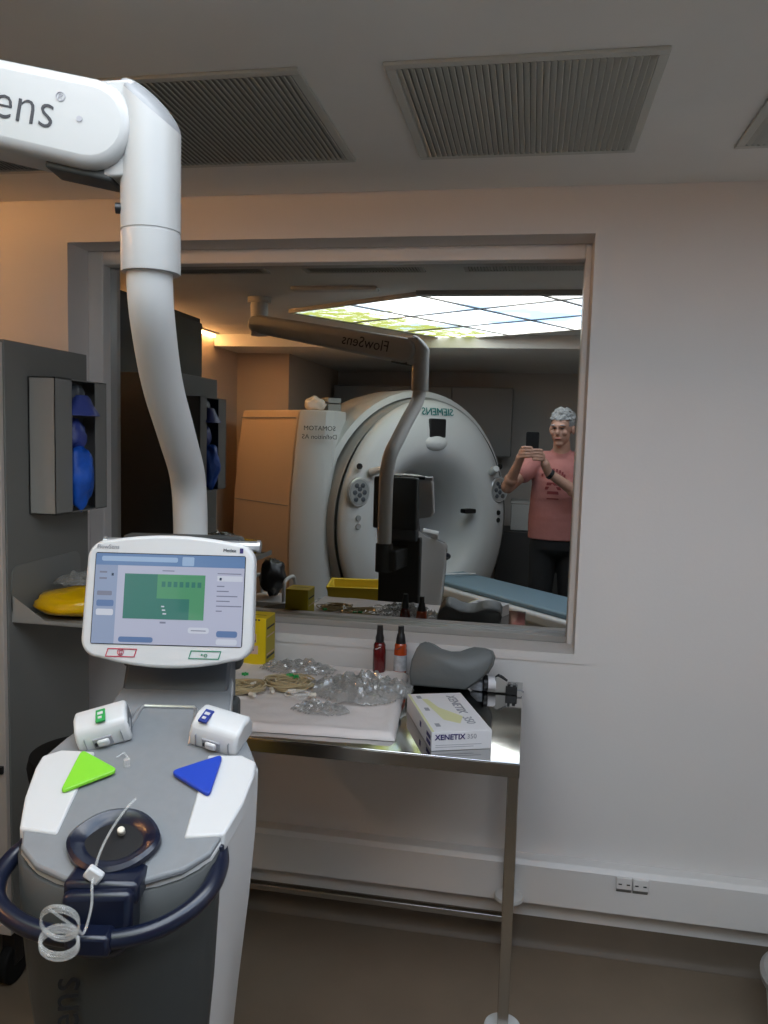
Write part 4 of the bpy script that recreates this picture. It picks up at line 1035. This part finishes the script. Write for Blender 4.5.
# round chest graphic and broken arc of letters
b = MB()
def chest(x, z):
    return (x, .141 + .006 - abs(x) * .10, z)
for k in range(9):
    a = R(150 - 15 * k); x = -.050 + .085 * math.cos(a); z = 1.345 + .075 * math.sin(a)
    b.add([chest(x - .006, z - .010), chest(x + .006, z - .010), chest(x + .006, z + .010), chest(x - .006, z + .010)], [(0, 1, 2, 3)])
for k in range(3):
    z = 1.325 - .03 * k; wd = (.045, .055, .04)[k]
    b.add([chest(-.050 - wd, z - .010), chest(-.050 + wd, z - .010), chest(-.050 + wd * .9, z + .010), chest(-.050 - wd * .9, z + .010)], [(0, 1, 2, 3)])
b.add([chest(-.09, 1.22), chest(-.01, 1.22), chest(-.01, 1.228), chest(-.09, 1.228)], [(0, 1, 2, 3)])
sg = b.build('chest_print', mat('dark_red_print', (0.20, 0.03, 0.03), 0.8), man, smooth=False); md = sg.modifiers.new('w', 'SHRINKWRAP'); md.target = sh_; md.offset = .004; md.wrap_method = 'PROJECT'; md.use_project_y = True; md.use_negative_direction = True; md.use_positive_direction = True; md.project_limit = .1
def trousers(b):
    b.sphere(W(.205, -2.865, .90), (.192, .140, .11), 28, 18); b.lathe([(.185, .86), (.188, .97)], 36, Matrix.Diagonal((1, .72, 1, 1)))
    for s in (-1, 1):
        hip = W(.205 + s * .092, -2.87, .88); kn_ = W(.205 + s * .105, -2.85, .48); an = W(.205 + s * .11, -2.895, .08)
        limb(b, hip, kn_, .103, .080); limb(b, kn_, an, .080, .064)
union('trousers', trousers, M['pant'], man, .009, 4)
for s in (-1, 1):
    sh = MB().sphere(W(.205 + s * .112, -2.82, .048), (.050, .135, .046), 24, 12).box(.112 * s - .045, .112 * s + .045, -.075, .155, 0, .022).build('shoe', M['shoe'], man, bevel=.008)
def hairf(b):
    b.sphere((0, -.018, .044), (.083, .100, .090), 28, 18, yaw)
    for k in range(110):
        a = random.uniform(0, 2 * math.pi); t = random.uniform(.15, 1.35)
        p = Vector((.080 * math.sin(t) * math.cos(a), -.018 + .096 * math.sin(t) * math.sin(a), .046 + .088 * math.cos(t)))
        b.sphere(p * random.uniform(.96, 1.08), (.012, .013, .012), 8, 6, yaw)
hr = union('hair', hairf, M['hair'], man, .004, 2)
# cut the hair off the face
bm = bmesh.new(); bm.from_mesh(hr.data); yi = yaw.inverted(); dele = []
for vtx in bm.verts:
    q = yi @ vtx.co
    if q.z < -.055 or (q.y > .045 and q.z < .066) or (q.y > .010 and q.z < .020) : dele.append(vtx)
bmesh.ops.delete(bm, geom=dele, context='VERTS'); bm.to_mesh(hr.data); bm.free()
for s in (-1, 1):
    MB().sphere((s * .030, .0805, .012), (.011, .006, .0045), 14, 8, yaw).build('eye', M['ink'], man)
    MB().sphere((s * .031, .0925, .034), (.018, .005, .004), 12, 8, yaw).build('eyebrow', M['greyink'], man)
MB().sphere((0, .0945, -.056), (.021, .005, .0055), 14, 8, yaw).build('lips', M['lip'], man)
# watch on the wrist
wd = (WR[1] - EL[1]).normalized(); wp = WR[1] - wd * .015
MB().cyl(wp - wd * .012, wp + wd * .012, .0355, n=24).build('watch_strap', M['black'], man, bevel=.003)
# phone, held just behind the lens
ph = thing('smartphone', 'black smartphone held upright in both hands of the man, reflected in the glass', 'phone', (.004, -2.5155, 1.592))
MB().prism(rrect(-.042, .042, -.078, .081, .010), -.0045, .0045, 'y').build('case', M['rubber'], ph, bevel=.002)
MB().prism(rrect(-.039, .039, -.074, .077, .008), -.0052, -.0045, 'y').build('screen', M['slate'], ph, smooth=False)
